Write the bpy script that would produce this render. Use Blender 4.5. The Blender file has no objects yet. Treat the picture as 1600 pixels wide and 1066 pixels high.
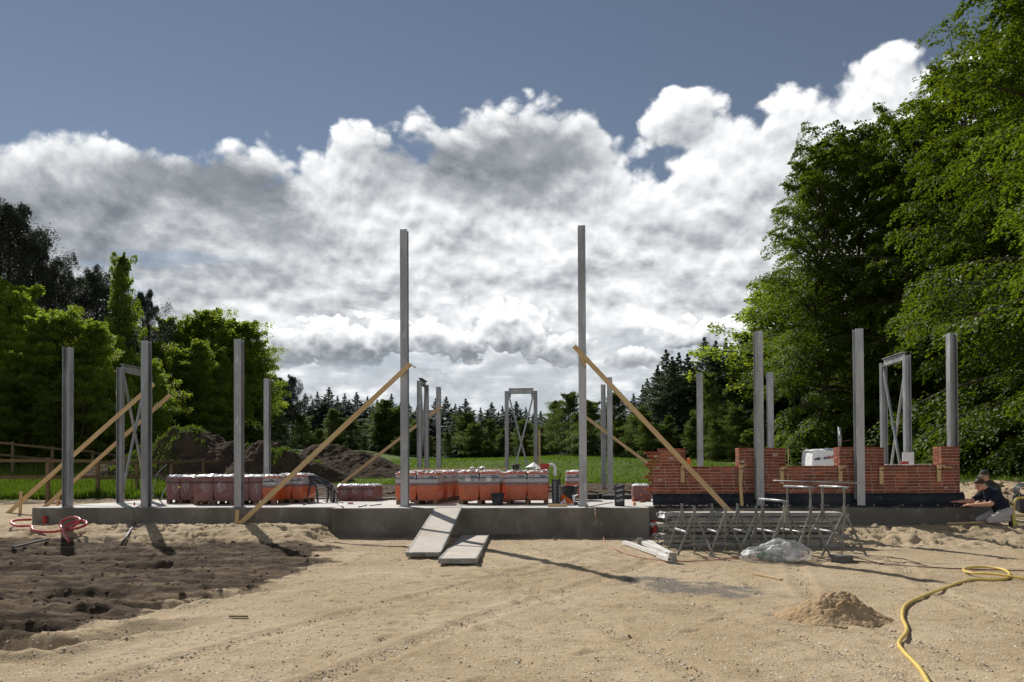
import bpy, bmesh, math, random
import numpy as np
from mathutils import Vector, Matrix

R = math.radians
random.seed(7)
rng = np.random.default_rng(7)
scene = bpy.context.scene
col = scene.collection

# ------------------------------------------------------------------ camera
F_PX = 1155.0                       # focal length in pixels of the 1600 px wide photograph
YAW, PITCH, ROLL = R(3.71), R(0.755), R(0.282)
CX, CY = 800.0, 723.0
EYE = Vector((0.0, 0.0, 1.36))
SLAB = 0.62                         # height of the slab top


def axes():
    r = Vector((math.cos(YAW), math.sin(YAW), 0))
    f = Vector((-math.sin(YAW) * math.cos(PITCH), math.cos(YAW) * math.cos(PITCH), math.sin(PITCH)))
    u = r.cross(f)
    r2 = r * math.cos(ROLL) - u * math.sin(ROLL)
    u2 = r * math.sin(ROLL) + u * math.cos(ROLL)
    return r2, u2, f


RT, UP, FW = axes()


def ray(px, py):
    return (RT * ((px - CX) / F_PX) + UP * ((CY - py) / F_PX) + FW).normalized()


def at(px, py, Y):                  # the point of the plane y = Y seen at a photo pixel
    d = ray(px, py)
    return EYE + d * ((Y - EYE.y) / d.y)


def on(px, py, Z):                  # the point of the level z = Z seen at a photo pixel
    d = ray(px, py)
    return EYE + d * ((Z - EYE.z) / d.z)


cam_data = bpy.data.cameras.new('camera')
cam_data.sensor_width = 36.0
cam_data.lens = F_PX / 1600 * 36
cam_data.shift_y = (CY - 533.0) / 1600.0
cam_data.clip_start = 0.1
cam_data.clip_end = 6000
cam = bpy.data.objects.new('camera', cam_data)
col.objects.link(cam)
cam.matrix_world = Matrix(((RT.x, UP.x, -FW.x, EYE.x), (RT.y, UP.y, -FW.y, EYE.y), (RT.z, UP.z, -FW.z, EYE.z), (0, 0, 0, 1)))
scene.camera = cam

# ------------------------------------------------------------------ light
SUN_EL, SUN_AZ = R(41.5), R(-34.7)      # azimuth from +y, clockwise positive
sun_dir = Vector((math.sin(SUN_AZ) * math.cos(SUN_EL), math.cos(SUN_AZ) * math.cos(SUN_EL), math.sin(SUN_EL)))
sd = bpy.data.lights.new('sun', 'SUN')
sd.energy = 4.2
sd.angle = R(0.53)
sd.color = (1.0, 0.95, 0.87)
sun = bpy.data.objects.new('sun', sd)
col.objects.link(sun)
sun.rotation_euler = (-sun_dir).to_track_quat('-Z', 'Y').to_euler()

vs = scene.view_settings
vs.view_transform = 'Standard'
vs.look = 'None'
vs.exposure = 0.32
vs.gamma = 1.0
scene.display_settings.display_device = 'sRGB'
scene.cycles.max_bounces = 8
scene.cycles.diffuse_bounces = 5
scene.cycles.glossy_bounces = 3
scene.cycles.transmission_bounces = 4
scene.cycles.transparent_max_bounces = 12


class NT:
    """small helper that writes node trees"""

    def __init__(self, tree):
        self.t = tree
        self.n = tree.nodes
        self.l = tree.links

    def node(self, typ, ins=None, **kw):
        nd = self.n.new(typ)
        for k, v in kw.items():
            setattr(nd, k, v)
        for k, v in (ins or {}).items():
            self.set(nd.inputs[k], v)
        return nd

    def set(self, sock, v):
        if isinstance(v, bpy.types.NodeSocket):
            self.l.new(v, sock)
        elif v is not None:
            sock.default_value = v

    def m(self, op, a, b=None, c=None, clamp=False):
        nd = self.n.new('ShaderNodeMath')
        nd.operation = op
        nd.use_clamp = clamp
        for i, v in enumerate((a, b, c)):
            if v is not None:
                self.set(nd.inputs[i], v)
        return nd.outputs[0]

    def vm(self, op, a, b=None, scale=None):
        nd = self.n.new('ShaderNodeVectorMath')
        nd.operation = op
        self.set(nd.inputs[0], a)
        if b is not None:
            self.set(nd.inputs[1], b)
        if scale is not None:
            self.set(nd.inputs['Scale'], scale)
        return nd.outputs['Value'] if op in ('LENGTH', 'DOT_PRODUCT') else nd.outputs[0]

    def ss(self, x, lo, hi, a=0.0, b=1.0):
        nd = self.n.new('ShaderNodeMapRange')
        nd.interpolation_type = 'SMOOTHSTEP'
        for k, v in (('Value', x), ('From Min', lo), ('From Max', hi), ('To Min', a), ('To Max', b)):
            self.set(nd.inputs[k], v)
        return nd.outputs[0]

    def noise(self, vec, scale, detail=4.0, rough=0.55, dist=0.0, lac=2.0):
        nd = self.n.new('ShaderNodeTexNoise')
        for k, v in (('Vector', vec), ('Scale', scale), ('Detail', detail), ('Roughness', rough), ('Distortion', dist), ('Lacunarity', lac)):
            self.set(nd.inputs[k], v)
        return nd.outputs['Fac']

    def vor(self, vec, scale, feature='F1', smooth=0.5, rnd=1.0, out='Distance'):
        nd = self.n.new('ShaderNodeTexVoronoi')
        nd.feature = feature
        self.set(nd.inputs['Vector'], vec)
        self.set(nd.inputs['Scale'], scale)
        self.set(nd.inputs['Randomness'], rnd)
        if feature == 'SMOOTH_F1':
            self.set(nd.inputs['Smoothness'], smooth)
        return nd.outputs[out]

    def mix(self, f, a, b, mode='MIX'):
        nd = self.n.new('ShaderNodeMix')
        nd.data_type = 'RGBA'
        nd.blend_type = mode
        self.set(nd.inputs[0], f)
        self.set(nd.inputs[6], rgb(a))
        self.set(nd.inputs[7], rgb(b))
        return nd.outputs[2]

    def ramp(self, f, stops):
        nd = self.n.new('ShaderNodeValToRGB')
        e = nd.color_ramp.elements
        while len(e) < len(stops):
            e.new(0.5)
        for el, (p, c) in zip(e, stops):
            el.position = p
            el.color = rgb(c)
        self.set(nd.inputs[0], f)
        return nd.outputs[0]


def rgb(c):
    if isinstance(c, bpy.types.NodeSocket):
        return c
    if isinstance(c, (int, float)):
        return (c, c, c, 1)
    return tuple(c) if len(c) == 4 else (c[0], c[1], c[2], 1)


# ------------------------------------------------------------------ sky with clouds
world = bpy.data.worlds.new('World')
scene.world = world
world.use_nodes = True
world.cycles.sampling_method = 'MANUAL'
world.cycles.sample_map_resolution = 256


def build_sky():
    wt = world.node_tree
    wt.nodes.clear()
    N = NT(wt)
    out = N.node('ShaderNodeOutputWorld')
    bg = N.node('ShaderNodeBackground', {'Strength': 1.0})
    wt.links.new(bg.outputs[0], out.inputs[0])
    sky = N.node('ShaderNodeTexSky')
    sky.sky_type = 'NISHITA'
    sky.sun_disc = False
    sky.sun_elevation = SUN_EL
    sky.sun_rotation = SUN_AZ
    sky.altitude = 300
    sky.air_density = 0.8
    sky.dust_density = 0.0
    sky.ozone_density = 1.0
    blue = N.vm('MULTIPLY', sky.outputs[0], (0.078, 0.064, 0.053))
    tc = N.node('ShaderNodeTexCoord')
    d0 = N.vm('NORMALIZE', tc.outputs['Generated'])

    def angles(px, py):
        c = ray(px, py)
        return math.atan2(c.x, c.y), math.asin(c.z)

    def gauss(az, el, b, nz=None):
        px, py, rx, ry, w = b
        a, e = angles(px, py)
        qa = N.m('MULTIPLY', N.m('SUBTRACT', az, a), F_PX / rx)
        qe = N.m('MULTIPLY', N.m('SUBTRACT', el, e), F_PX / ry)
        q = N.m('ADD', N.m('MULTIPLY', qa, qa), N.m('MULTIPLY', qe, qe))
        if nz is not None:
            q = N.m('MAXIMUM', N.m('ADD', q, nz), 0.0)
        return N.m('POWER', 2.718, N.m('MULTIPLY', q, -1.0))

    # skyline of the cloud bank right round the horizon: azimuth -> elevation of its top
    pts = sorted(angles(px, py) for px, py in SKYLINE)
    gs = random.Random(12)
    a = pts[-1][0] + 0.16
    while a < math.pi * 2 + pts[0][0] - 0.12:
        pts.append((a if a < math.pi else a - 2 * math.pi, gs.uniform(0.36, 0.56)))
        a += gs.uniform(0.10, 0.24)
    pts = sorted(pts)

    def skyline(az):
        nd = wt.nodes.new('ShaderNodeFloatCurve')
        cu = nd.mapping.curves[0]
        P = [(p / (2 * math.pi) + 0.5, e) for p, e in pts]
        P = [(0.0, P[0][1])] + P + [(1.0, P[0][1])]
        while len(cu.points) < len(P):
            cu.points.new(0.5, 0.5)
        for c, q in zip(cu.points, P):
            c.location = q
            c.handle_type = 'AUTO'
        nd.mapping.update()
        N.set(nd.inputs['Value'], N.m('MULTIPLY_ADD', az, 1 / (2 * math.pi), 0.5))
        return nd.outputs[0]

    def field(d, fine=True):
        sp = N.node('ShaderNodeSeparateXYZ', {0: d})
        x, y, z = sp.outputs
        az = N.m('ARCTAN2', x, y)
        el = N.m('ARCSINE', z)
        dws = N.vm('MULTIPLY', d, (1.0, 1.0, 1.25))
        fb = N.noise(dws, 8.0, 9.0 if fine else 5.0, 0.60, 0.25)
        wn = N.node('ShaderNodeTexNoise', {'Vector': dws, 'Scale': 30.0, 'Detail': 2.0})
        wv = N.vm('ADD', dws, N.vm('SCALE', N.vm('SUBTRACT', wn.outputs['Color'], (0.5, 0.5, 0.5)), scale=0.030))
        b1 = N.vor(wv, 17.0)
        b2 = N.vor(wv, 46.0)
        nz = N.m('MULTIPLY', N.m('SUBTRACT', fb, 0.5), 0.72)
        nz = N.m('ADD', nz, N.m('MULTIPLY', N.m('SUBTRACT', 0.45, b1), 0.26))
        nz = N.m('ADD', nz, N.m('MULTIPLY', N.m('SUBTRACT', 0.42, b2), 0.12))
        bank = N.m('MULTIPLY', N.m('SUBTRACT', skyline(az), el), 4.4)
        bank = N.m('MINIMUM', bank, 0.42)
        dens = bank
        for b in BLOBS:
            dens = N.m('MULTIPLY_ADD', gauss(az, el, b), b[4], dens)
        # the row of small cumulus low over the wood
        rowd = None
        for b in ROW:
            g = N.m('MULTIPLY', gauss(az, el, (b[0], b[1], b[2] * 1.25, b[3] * 1.3, b[4])), b[4])
            rowd = g if rowd is None else N.m('MAXIMUM', rowd, g)
        rn = N.m('MULTIPLY', N.m('SUBTRACT', N.noise(dws, 26.0, 7.0 if fine else 5.0, 0.62, 0.2), 0.5), 1.15)
        rn = N.m('ADD', rn, N.m('MULTIPLY', N.m('SUBTRACT', 0.45, N.vor(wv, 62.0)), 0.34))
        row = N.m('ADD', N.m('SUBTRACT', rowd, 0.40), rn)
        return N.m('ADD', dens, nz), row, el, az, fb

    f1, r1, el, az, fb = field(d0)
    s = sun_dir
    shift = N.vm('NORMALIZE', N.vm('ADD', d0, tuple(Vector((s.x * 0.6, 0.0, 1.0)).normalized() * 0.013)))
    f2, r2, _, _, _ = field(shift, False)
    alpha = N.ss(f1, 0.0, 0.11)
    rim = N.m('SUBTRACT', f1, f2)
    light = N.m('MULTIPLY_ADD', rim, 2.2, 0.80)
    thick = N.ss(f1, 0.05, 0.62)
    light = N.m('SUBTRACT', light, N.m('MULTIPLY', thick, 0.27))
    bn = N.m('MULTIPLY', N.m('SUBTRACT', fb, 0.5), 3.6)
    for b in BELLY:
        light = N.m('MULTIPLY', light, N.m('MULTIPLY_ADD', gauss(az, el, b, bn), -b[4], 1.0))
    # rippled layer: long flat streaks towards the horizon
    rv = N.vm('MULTIPLY', d0, (1.0, 1.0, 4.2))
    rp = N.noise(rv, 9.0, 7.0, 0.62, 0.5)
    m1 = N.noise(N.vm('MULTIPLY', d0, (1.0, 1.0, 1.9)), 16.0, 6.0, 0.60, 0.3)
    light = N.m('ADD', light, N.m('MULTIPLY', N.m('SUBTRACT', m1, 0.5), 0.60))
    low = N.ss(el, 0.36, 0.20)
    light = N.m('ADD', light, N.m('MULTIPLY', N.m('MULTIPLY', N.m('SUBTRACT', rp, 0.5), 0.85), N.m('MULTIPLY_ADD', low, 0.8, 0.2)))
    light = N.m('MINIMUM', N.m('MAXIMUM', light, 0.0), 1.0)
    RAMP = [(0.0, (0.17, 0.185, 0.21)), (0.30, (0.34, 0.36, 0.385)), (0.62, (0.63, 0.645, 0.66)), (1.0, (0.95, 0.955, 0.96))]
    ccol = N.ramp(light, RAMP)
    hole = N.ss(N.noise(rv, 3.6, 6.0, 0.62, 0.4), 0.55, 0.66)
    hole = N.m('MULTIPLY', hole, N.ss(el, 0.33, 0.24))
    alpha = N.m('MULTIPLY', alpha, N.m('SUBTRACT', 1.0, N.m('MULTIPLY', hole, 0.62)))
    back = N.mix(alpha, blue, ccol)
    # pale gap of clear air between the sheet and the low row
    gap = N.m('MULTIPLY', N.ss(el, 0.215, 0.16), 0.72)
    gap = N.m('MULTIPLY', gap, N.ss(rp, 0.72, 0.40))
    back = N.mix(gap, back, (0.40, 0.445, 0.485))
    ra = N.m('MULTIPLY', N.ss(r1, 0.0, 0.12), N.ss(N.m('MULTIPLY_ADD', N.m('SUBTRACT', rp, 0.5), 0.05, el), 0.125, 0.160))
    rl = N.m('MULTIPLY_ADD', N.m('SUBTRACT', r1, r2), 1.1, 0.60)
    rl = N.m('ADD', rl, N.ss(el, 0.140, 0.20, -0.38, 0.16))
    rl = N.m('SUBTRACT', rl, N.ss(r1, 0.12, 0.75, 0.0, 0.30))
    rl = N.m('MINIMUM', N.m('MAXIMUM', rl, 0.03), 1.0)
    final = N.mix(N.m('MULTIPLY', ra, 0.94), back, N.ramp(rl, RAMP))
    final = N.mix(N.ss(el, 0.02, -0.05), final, (0.22, 0.22, 0.20))
    wt.links.new(final, bg.inputs[0])


SKYLINE = [(-320, 300), (-120, 200), (0, 205), (30, 168), (150, 160), (280, 175), (380, 190), (470, 218), (505, 180), (560, 160), (640, 168), (725, 160), (748, 132), (800, 108), (905, 114),
           (945, 160), (972, 212), (1015, 222), (1120, 195), (1190, 150), (1290, 105), (1385, 74), (1430, 130), (1560, 130), (1700, 90), (1900, 200)]
# denser or thinner spots: photo pixel, radii in pixels, weight
BLOBS = [(1055, 165, 62, 46, 0.55), (660, 178, 40, 18, 0.20), (1500, 78, 120, 30, 0.20), (1195, 112, 30, 16, 0.14), (420, 120, 260, 40, -0.30), (1020, 60, 420, 50, -0.30), (80, 100, 200, 60, -0.3)]
BELLY = [(320, 295, 150, 44, 0.85), (60, 345, 200, 62, 0.88), (800, 245, 150, 50, 0.75), (250, 445, 100, 46, 0.45), (430, 372, 90, 34, 0.62), (1240, 240, 120, 60, 0.25), (630, 250, 100, 30, 0.50), (1085, 190, 50, 24, 0.40), (720, 300, 180, 28, 0.35), (500, 440, 200, 30, 0.2), (1050, 330, 200, 40, 0.2)]
ROW = [(445, 545, 62, 26, 1.0), (540, 535, 74, 36, 1.0), (612, 528, 44, 24, .9), (668, 520, 30, 18, .9), (720, 540, 60, 24, .9), (795, 515, 58, 36, 1.05), (860, 545, 60, 22, .9), (1090, 520, 60, 20, .9), (985, 560, 60, 18, .75), (1160, 512, 40, 18, .9), (-120, 480, 120, 40, 1), (1750, 500, 200, 40, 1)]
build_sky()

# ------------------------------------------------------------------ materials
MATS = {}


def new_mat(name):
    m = bpy.data.materials.new(name)
    m.use_nodes = True
    m.node_tree.nodes.clear()
    N = NT(m.node_tree)
    out = N.node('ShaderNodeOutputMaterial')
    MATS[name] = m
    return m, N, out


def surf(name, c1, c2=None, scale=6.0, rough=0.8, metal=0.0, bump=0.0, bscale=None, c3=None, stretch=(1, 1, 1), spec=0.3, vary=0.0, detail=5.0, dirt=None):
    """principled surface: mottling between two or three colours, fine relief, a shade of its own for each object"""
    m, N, out = new_mat(name)
    tc = N.node('ShaderNodeTexCoord')
    oi = N.node('ShaderNodeObjectInfo')
    off = N.m('MULTIPLY', oi.outputs['Random'], 37.0)
    vec = N.vm('MULTIPLY', N.vm('ADD', tc.outputs['Object'], N.node('ShaderNodeCombineXYZ', {0: off, 1: off, 2: off}).outputs[0]), stretch)
    f = N.noise(vec, scale, detail, 0.6)
    c = c1
    if c2 is not None:
        c = N.mix(N.ss(f, 0.36, 0.66), c1, c2)
    if c3 is not None:
        f3 = N.noise(vec, scale * 3.7, 4.0, 0.6)
        c = N.mix(N.ss(f3, 0.56, 0.72), c, c3)
    if dirt is not None:
        f4 = N.noise(vec, scale * 0.35, 3.0, 0.6)
        c = N.mix(N.ss(f4, 0.52, 0.70, 0.0, 0.8), c, dirt)
    if vary:
        k = N.m('MULTIPLY_ADD', oi.outputs['Random'], 2 * vary, 1 - vary)
        c = N.mix(1.0, c, N.node('ShaderNodeCombineColor', {0: k, 1: k, 2: k}).outputs[0], 'MULTIPLY')
    b = N.node('ShaderNodeBsdfPrincipled', {'Base Color': rgb(c), 'Metallic': metal, 'Specular IOR Level': spec})
    N.set(b.inputs['Roughness'], N.ss(f, 0.2, 0.8, max(rough - 0.1, 0.05), min(rough + 0.1, 1.0)))
    if bump:
        bn = N.node('ShaderNodeBump', {'Strength': 1.0, 'Distance': bump, 'Height': N.noise(vec, bscale or scale * 5, 5.0, 0.6)})
        N.l.new(bn.outputs[0], b.inputs['Normal'])
    N.l.new(b.outputs[0], out.inputs[0])
    return m


def plain(name, c, rough=0.6, metal=0.0, spec=0.4):
    m, N, out = new_mat(name)
    b = N.node('ShaderNodeBsdfPrincipled', {'Base Color': rgb(c), 'Roughness': rough, 'Metallic': metal, 'Specular IOR Level': spec})
    N.l.new(b.outputs[0], out.inputs[0])
    return m


def leaf_mat(name, c1, c2, trans=0.45, tcol=None, rough=0.55):
    m, N, out = new_mat(name)
    at_ = N.node('ShaderNodeAttribute', attribute_name='tone')
    oi = N.node('ShaderNodeObjectInfo')
    c = N.mix(at_.outputs['Fac'], c1, c2)
    k = N.m('MULTIPLY_ADD', oi.outputs['Random'], 0.36, 0.82)
    c = N.mix(1.0, c, N.node('ShaderNodeCombineColor', {0: k, 1: k, 2: N.m('MULTIPLY', k, 0.95)}).outputs[0], 'MULTIPLY')
    b = N.node('ShaderNodeBsdfPrincipled', {'Base Color': c, 'Roughness': rough, 'Specular IOR Level': 0.35})
    tcn = N.mix(1.0, c, tcol or (1.5, 1.6, 0.6), 'MULTIPLY')
    t = N.node('ShaderNodeBsdfTranslucent', {'Color': tcn})
    mx = N.node('ShaderNodeMixShader', {0: trans})
    N.l.new(b.outputs[0], mx.inputs[1])
    N.l.new(t.outputs[0], mx.inputs[2])
    N.l.new(mx.outputs[0], out.inputs[0])
    return m


def film(name, c, alpha=0.35, rough=0.25):
    """clear plastic film: partly see-through, glossy, wrinkled"""
    m, N, out = new_mat(name)
    tc = N.node('ShaderNodeTexCoord')
    nz = N.noise(N.vm('MULTIPLY', tc.outputs['Object'], (1, 1, 0.35)), 9.0, 4.0, 0.6)
    a = N.ss(nz, 0.35, 0.75, alpha * 0.45, min(alpha * 1.9, 1.0))
    bn = N.node('ShaderNodeBump', {'Strength': 1.0, 'Distance': 0.02, 'Height': N.noise(N.vm('MULTIPLY', tc.outputs['Object'], (1, 1, 0.5)), 22.0, 4.0, 0.65)})
    b = N.node('ShaderNodeBsdfPrincipled', {'Base Color': rgb(c), 'Roughness': rough, 'Specular IOR Level': 0.6, 'Alpha': a})
    N.l.new(bn.outputs[0], b.inputs['Normal'])
    N.l.new(b.outputs[0], out.inputs[0])
    return m


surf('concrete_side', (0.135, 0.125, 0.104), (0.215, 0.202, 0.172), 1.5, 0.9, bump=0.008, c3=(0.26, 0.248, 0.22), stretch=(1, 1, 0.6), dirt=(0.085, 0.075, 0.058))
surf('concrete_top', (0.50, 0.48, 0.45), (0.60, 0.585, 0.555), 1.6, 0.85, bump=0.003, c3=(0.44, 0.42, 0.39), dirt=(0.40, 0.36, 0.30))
surf('galvanised', (0.25, 0.258, 0.27), (0.40, 0.41, 0.42), 4.0, 0.48, metal=0.6, bump=0.0015, bscale=60, c3=(0.46, 0.465, 0.47), stretch=(1, 1, 0.22), spec=0.5, dirt=(0.19, 0.19, 0.185), vary=0.10)
surf('galvanised_dull', (0.145, 0.148, 0.138), (0.225, 0.228, 0.212), 7.0, 0.5, metal=0.5, bump=0.001, stretch=(1, 1, 1), c3=(0.24, 0.23, 0.20), vary=0.1, dirt=(0.36, 0.33, 0.28))
surf('scaffold_steel', (0.19, 0.19, 0.178), (0.30, 0.30, 0.285), 5.0, 0.5, metal=0.35, c3=(0.30, 0.29, 0.26), dirt=(0.42, 0.38, 0.31), vary=0.08)
surf('timber', (0.52, 0.36, 0.18), (0.60, 0.44, 0.24), 3.0, 0.75, stretch=(0.5, 6, 6), bump=0.001, bscale=20, c3=(0.42, 0.27, 0.12), vary=0.08)
surf('old_timber', (0.15, 0.105, 0.052), (0.20, 0.145, 0.078), 3.0, 0.85, stretch=(0.5, 6, 6), bump=0.002, vary=0.15)
surf('pallet_wood', (0.17, 0.10, 0.07), (0.23, 0.14, 0.09), 4.0, 0.85, stretch=(0.6, 5, 5), vary=0.15)
surf('plywood', (0.47, 0.42, 0.36), (0.56, 0.51, 0.45), 2.4, 0.75, bump=0.001, c3=(0.40, 0.35, 0.30), dirt=(0.42, 0.37, 0.29), spec=0.2)
surf('brick', (0.225, 0.064, 0.033), (0.31, 0.104, 0.057), 9.0, 0.85, bump=0.004, bscale=40, c3=(0.14, 0.036, 0.026), vary=0.32)
surf('mortar', (0.44, 0.375, 0.33), (0.52, 0.455, 0.40), 9.0, 0.95, bump=0.004, c3=(0.34, 0.27, 0.23))
surf('membrane', (0.016, 0.018, 0.022), (0.028, 0.030, 0.034), 3.0, 0.5, bump=0.006, bscale=7, c3=(0.07, 0.07, 0.068), dirt=(0.05, 0.05, 0.048))
surf('red_pack', (0.195, 0.080, 0.074), (0.245, 0.105, 0.096), 3.0, 0.45, bump=0.004, bscale=14, c3=(0.27, 0.13, 0.13), vary=0.1, spec=0.5)
surf('orange_pack', (0.52, 0.088, 0.014), (0.60, 0.115, 0.02), 4.0, 0.4, bump=0.010, bscale=11, c3=(0.48, 0.085, 0.018), spec=0.5, vary=0.05)
surf('brown_band', (0.21, 0.085, 0.07), (0.25, 0.12, 0.10), 6.0, 0.4, spec=0.5)
surf('white_film', (0.72, 0.70, 0.72), (0.80, 0.78, 0.79), 5.0, 0.35, bump=0.03, bscale=8, c3=(0.62, 0.52, 0.54), spec=0.5)
surf('white_sheet', (0.74, 0.75, 0.76), (0.80, 0.80, 0.80), 4.0, 0.5, bump=0.02, bscale=6, spec=0.4)
surf('label_grey', (0.38, 0.38, 0.40), (0.45, 0.45, 0.46), 5.0, 0.45, bump=0.003, bscale=10, spec=0.5)
surf('black_plastic', (0.014, 0.016, 0.019), (0.024, 0.026, 0.030), 4.0, 0.45, spec=0.4, c3=(0.04, 0.04, 0.042))
surf('tub_plastic', (0.025, 0.030, 0.038), (0.040, 0.046, 0.055), 4.0, 0.5, spec=0.4, c3=(0.09, 0.09, 0.09))
surf('conduit', (0.022, 0.024, 0.028), (0.05, 0.052, 0.058), 8.0, 0.38, spec=0.5)
surf('grey_pipe', (0.22, 0.235, 0.25), (0.28, 0.29, 0.30), 8.0, 0.4, spec=0.5)
surf('yellow_hose', (0.60, 0.43, 0.09), (0.68, 0.50, 0.15), 9.0, 0.45, c3=(0.60, 0.44, 0.16), spec=0.45)
surf('red_hose', (0.45, 0.025, 0.035), (0.52, 0.05, 0.06), 7.0, 0.35, c3=(0.42, 0.09, 0.08), spec=0.5)
surf('cable_pink', (0.42, 0.18, 0.14), (0.50, 0.26, 0.20), 7.0, 0.55)
surf('cable_dark', (0.16, 0.05, 0.05), (0.22, 0.08, 0.08), 7.0, 0.55)
surf('red_plastic', (0.38, 0.035, 0.03), (0.44, 0.05, 0.04), 5.0, 0.4)
surf('orange_plastic', (0.72, 0.16, 0.035), (0.78, 0.2, 0.05), 5.0, 0.4, bump=0.01)
surf('white_profile', (0.72, 0.72, 0.70), (0.78, 0.78, 0.76), 6.0, 0.45, c3=(0.55, 0.53, 0.50), dirt=(0.55, 0.5, 0.43))
surf('dark_block', (0.075, 0.078, 0.08), (0.11, 0.112, 0.112), 9.0, 0.9, bump=0.004, c3=(0.15, 0.15, 0.145))
surf('grey_block', (0.24, 0.225, 0.20), (0.30, 0.285, 0.25), 6.0, 0.9, bump=0.003)
surf('white_board', (0.66, 0.66, 0.70), (0.72, 0.72, 0.75), 3.0, 0.6)
surf('paver', (0.10, 0.098, 0.092), (0.14, 0.137, 0.128), 9.0, 0.9, bump=0.004, c3=(0.20, 0.19, 0.17))
surf('sand_heap', (0.38, 0.265, 0.150), (0.46, 0.335, 0.205), 5.0, 0.97, bump=0.03, bscale=26, c3=(0.30, 0.215, 0.13), spec=0.1)
surf('soil', (0.058, 0.042, 0.029), (0.090, 0.066, 0.046), 2.2, 0.97, bump=0.12, bscale=7, c3=(0.12, 0.09, 0.064), spec=0.05, dirt=(0.07, 0.05, 0.036))
surf('bark', (0.075, 0.062, 0.048), (0.12, 0.10, 0.08), 7.0, 0.95, stretch=(1, 1, 0.2), bump=0.02, spec=0.1)
surf('bark_pale', (0.20, 0.19, 0.17), (0.10, 0.09, 0.08), 6.0, 0.9, stretch=(1, 1, 0.5), spec=0.1)
surf('skin', (0.48, 0.25, 0.17), (0.55, 0.31, 0.22), 12.0, 0.55, spec=0.35)
surf('shirt_navy', (0.012, 0.015, 0.028), (0.020, 0.024, 0.040), 9.0, 0.9, bump=0.008, bscale=14, spec=0.15)
surf('shirt_dark', (0.055, 0.052, 0.045), (0.075, 0.07, 0.06), 9.0, 0.9, bump=0.008, bscale=14, spec=0.15)
surf('trousers_grey', (0.36, 0.34, 0.34), (0.43, 0.41, 0.41), 8.0, 0.9, bump=0.01, bscale=12, c3=(0.26, 0.24, 0.25), spec=0.15)
surf('trousers_dark', (0.03, 0.03, 0.045), (0.05, 0.05, 0.07), 8.0, 0.9, bump=0.01, bscale=12)
surf('sole', (0.40, 0.38, 0.07), (0.48, 0.45, 0.10), 8.0, 0.7)
surf('shoe', (0.02, 0.02, 0.02), (0.03, 0.03, 0.03), 8.0, 0.7)
surf('hair', (0.03, 0.018, 0.012), (0.05, 0.03, 0.02), 30.0, 0.6)
surf('cap', (0.045, 0.045, 0.04), (0.06, 0.058, 0.05), 9.0, 0.85)
surf('stone', (0.40, 0.35, 0.27), (0.56, 0.50, 0.41), 3.0, 0.9, c3=(0.30, 0.24, 0.18), vary=0.25, spec=0.2)
surf('clod', (0.085, 0.061, 0.042), (0.15, 0.108, 0.074), 5.0, 0.97, bump=0.02, vary=0.3, spec=0.1)


def chip_mat():
    m, N, out = new_mat('gravel_chip')
    at_ = N.node('ShaderNodeAttribute', attribute_name='tone')
    c = N.ramp(at_.outputs['Fac'], [(0.0, (0.10, 0.065, 0.045)), (0.18, (0.22, 0.15, 0.10)), (0.45, (0.42, 0.34, 0.24)), (0.8, (0.58, 0.52, 0.43)), (1.0, (0.72, 0.68, 0.60))])
    b = N.node('ShaderNodeBsdfPrincipled', {'Base Color': c, 'Roughness': 0.9, 'Specular IOR Level': 0.2})
    N.l.new(b.outputs[0], out.inputs[0])


chip_mat()
plain('ink_blue', (0.03, 0.04, 0.10), 0.5)
plain('ink_black', (0.02, 0.02, 0.025), 0.5)
plain('ink_red', (0.42, 0.06, 0.05), 0.5)
plain('ink_white', (0.50, 0.52, 0.50), 0.5)
plain('ink_grey', (0.16, 0.16, 0.18), 0.5)
film('bag_film', (0.72, 0.74, 0.73), 0.40, 0.2)
film('patch_film', (0.46, 0.34, 0.35), 0.5, 0.35)
film('wrap_film', (0.60, 0.56, 0.58), 0.05, 0.2)
leaf_mat('leaf_beech', (0.048, 0.086, 0.012), (0.120, 0.162, 0.022), 0.50, (1.7, 1.7, 0.5))
leaf_mat('leaf_birch', (0.080, 0.128, 0.024), (0.165, 0.215, 0.038), 0.60, (2.4, 2.4, 0.8))
leaf_mat('leaf_maple', (0.078, 0.122, 0.026), (0.170, 0.215, 0.044), 0.60, (2.4, 2.35, 0.85))
leaf_mat('leaf_far', (0.050, 0.082, 0.022), (0.110, 0.145, 0.036), 0.50, (1.8, 1.8, 0.8))
leaf_mat('leaf_shrub', (0.070, 0.108, 0.026), (0.150, 0.190, 0.055), 0.50, (1.8, 1.8, 0.8))
leaf_mat('needle_spruce', (0.040, 0.064, 0.040), (0.080, 0.115, 0.062), 0.30, (1.4, 1.5, 1.0))
leaf_mat('needle_pine', (0.032, 0.040, 0.032), (0.058, 0.072, 0.052), 0.15, (1.2, 1.3, 0.9))
leaf_mat('grass_blade', (0.056, 0.100, 0.012), (0.125, 0.170, 0.028), 0.45, (1.3, 1.4, 0.6), 0.6)


# ------------------------------------------------------------------ mesh helpers
def tag(o, label, cat, group=None):
    o['label'] = label
    o['category'] = cat
    if group:
        o['group'] = group
    return o


def link(o, parent=None):
    col.objects.link(o)
    if parent is not None:
        o.parent = parent
    return o


def empty(name, loc, rz=0.0):
    o = bpy.data.objects.new(name, None)
    o.empty_display_size = 0.1
    o.location = loc
    o.rotation_euler = (0, 0, rz)
    return link(o)


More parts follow.
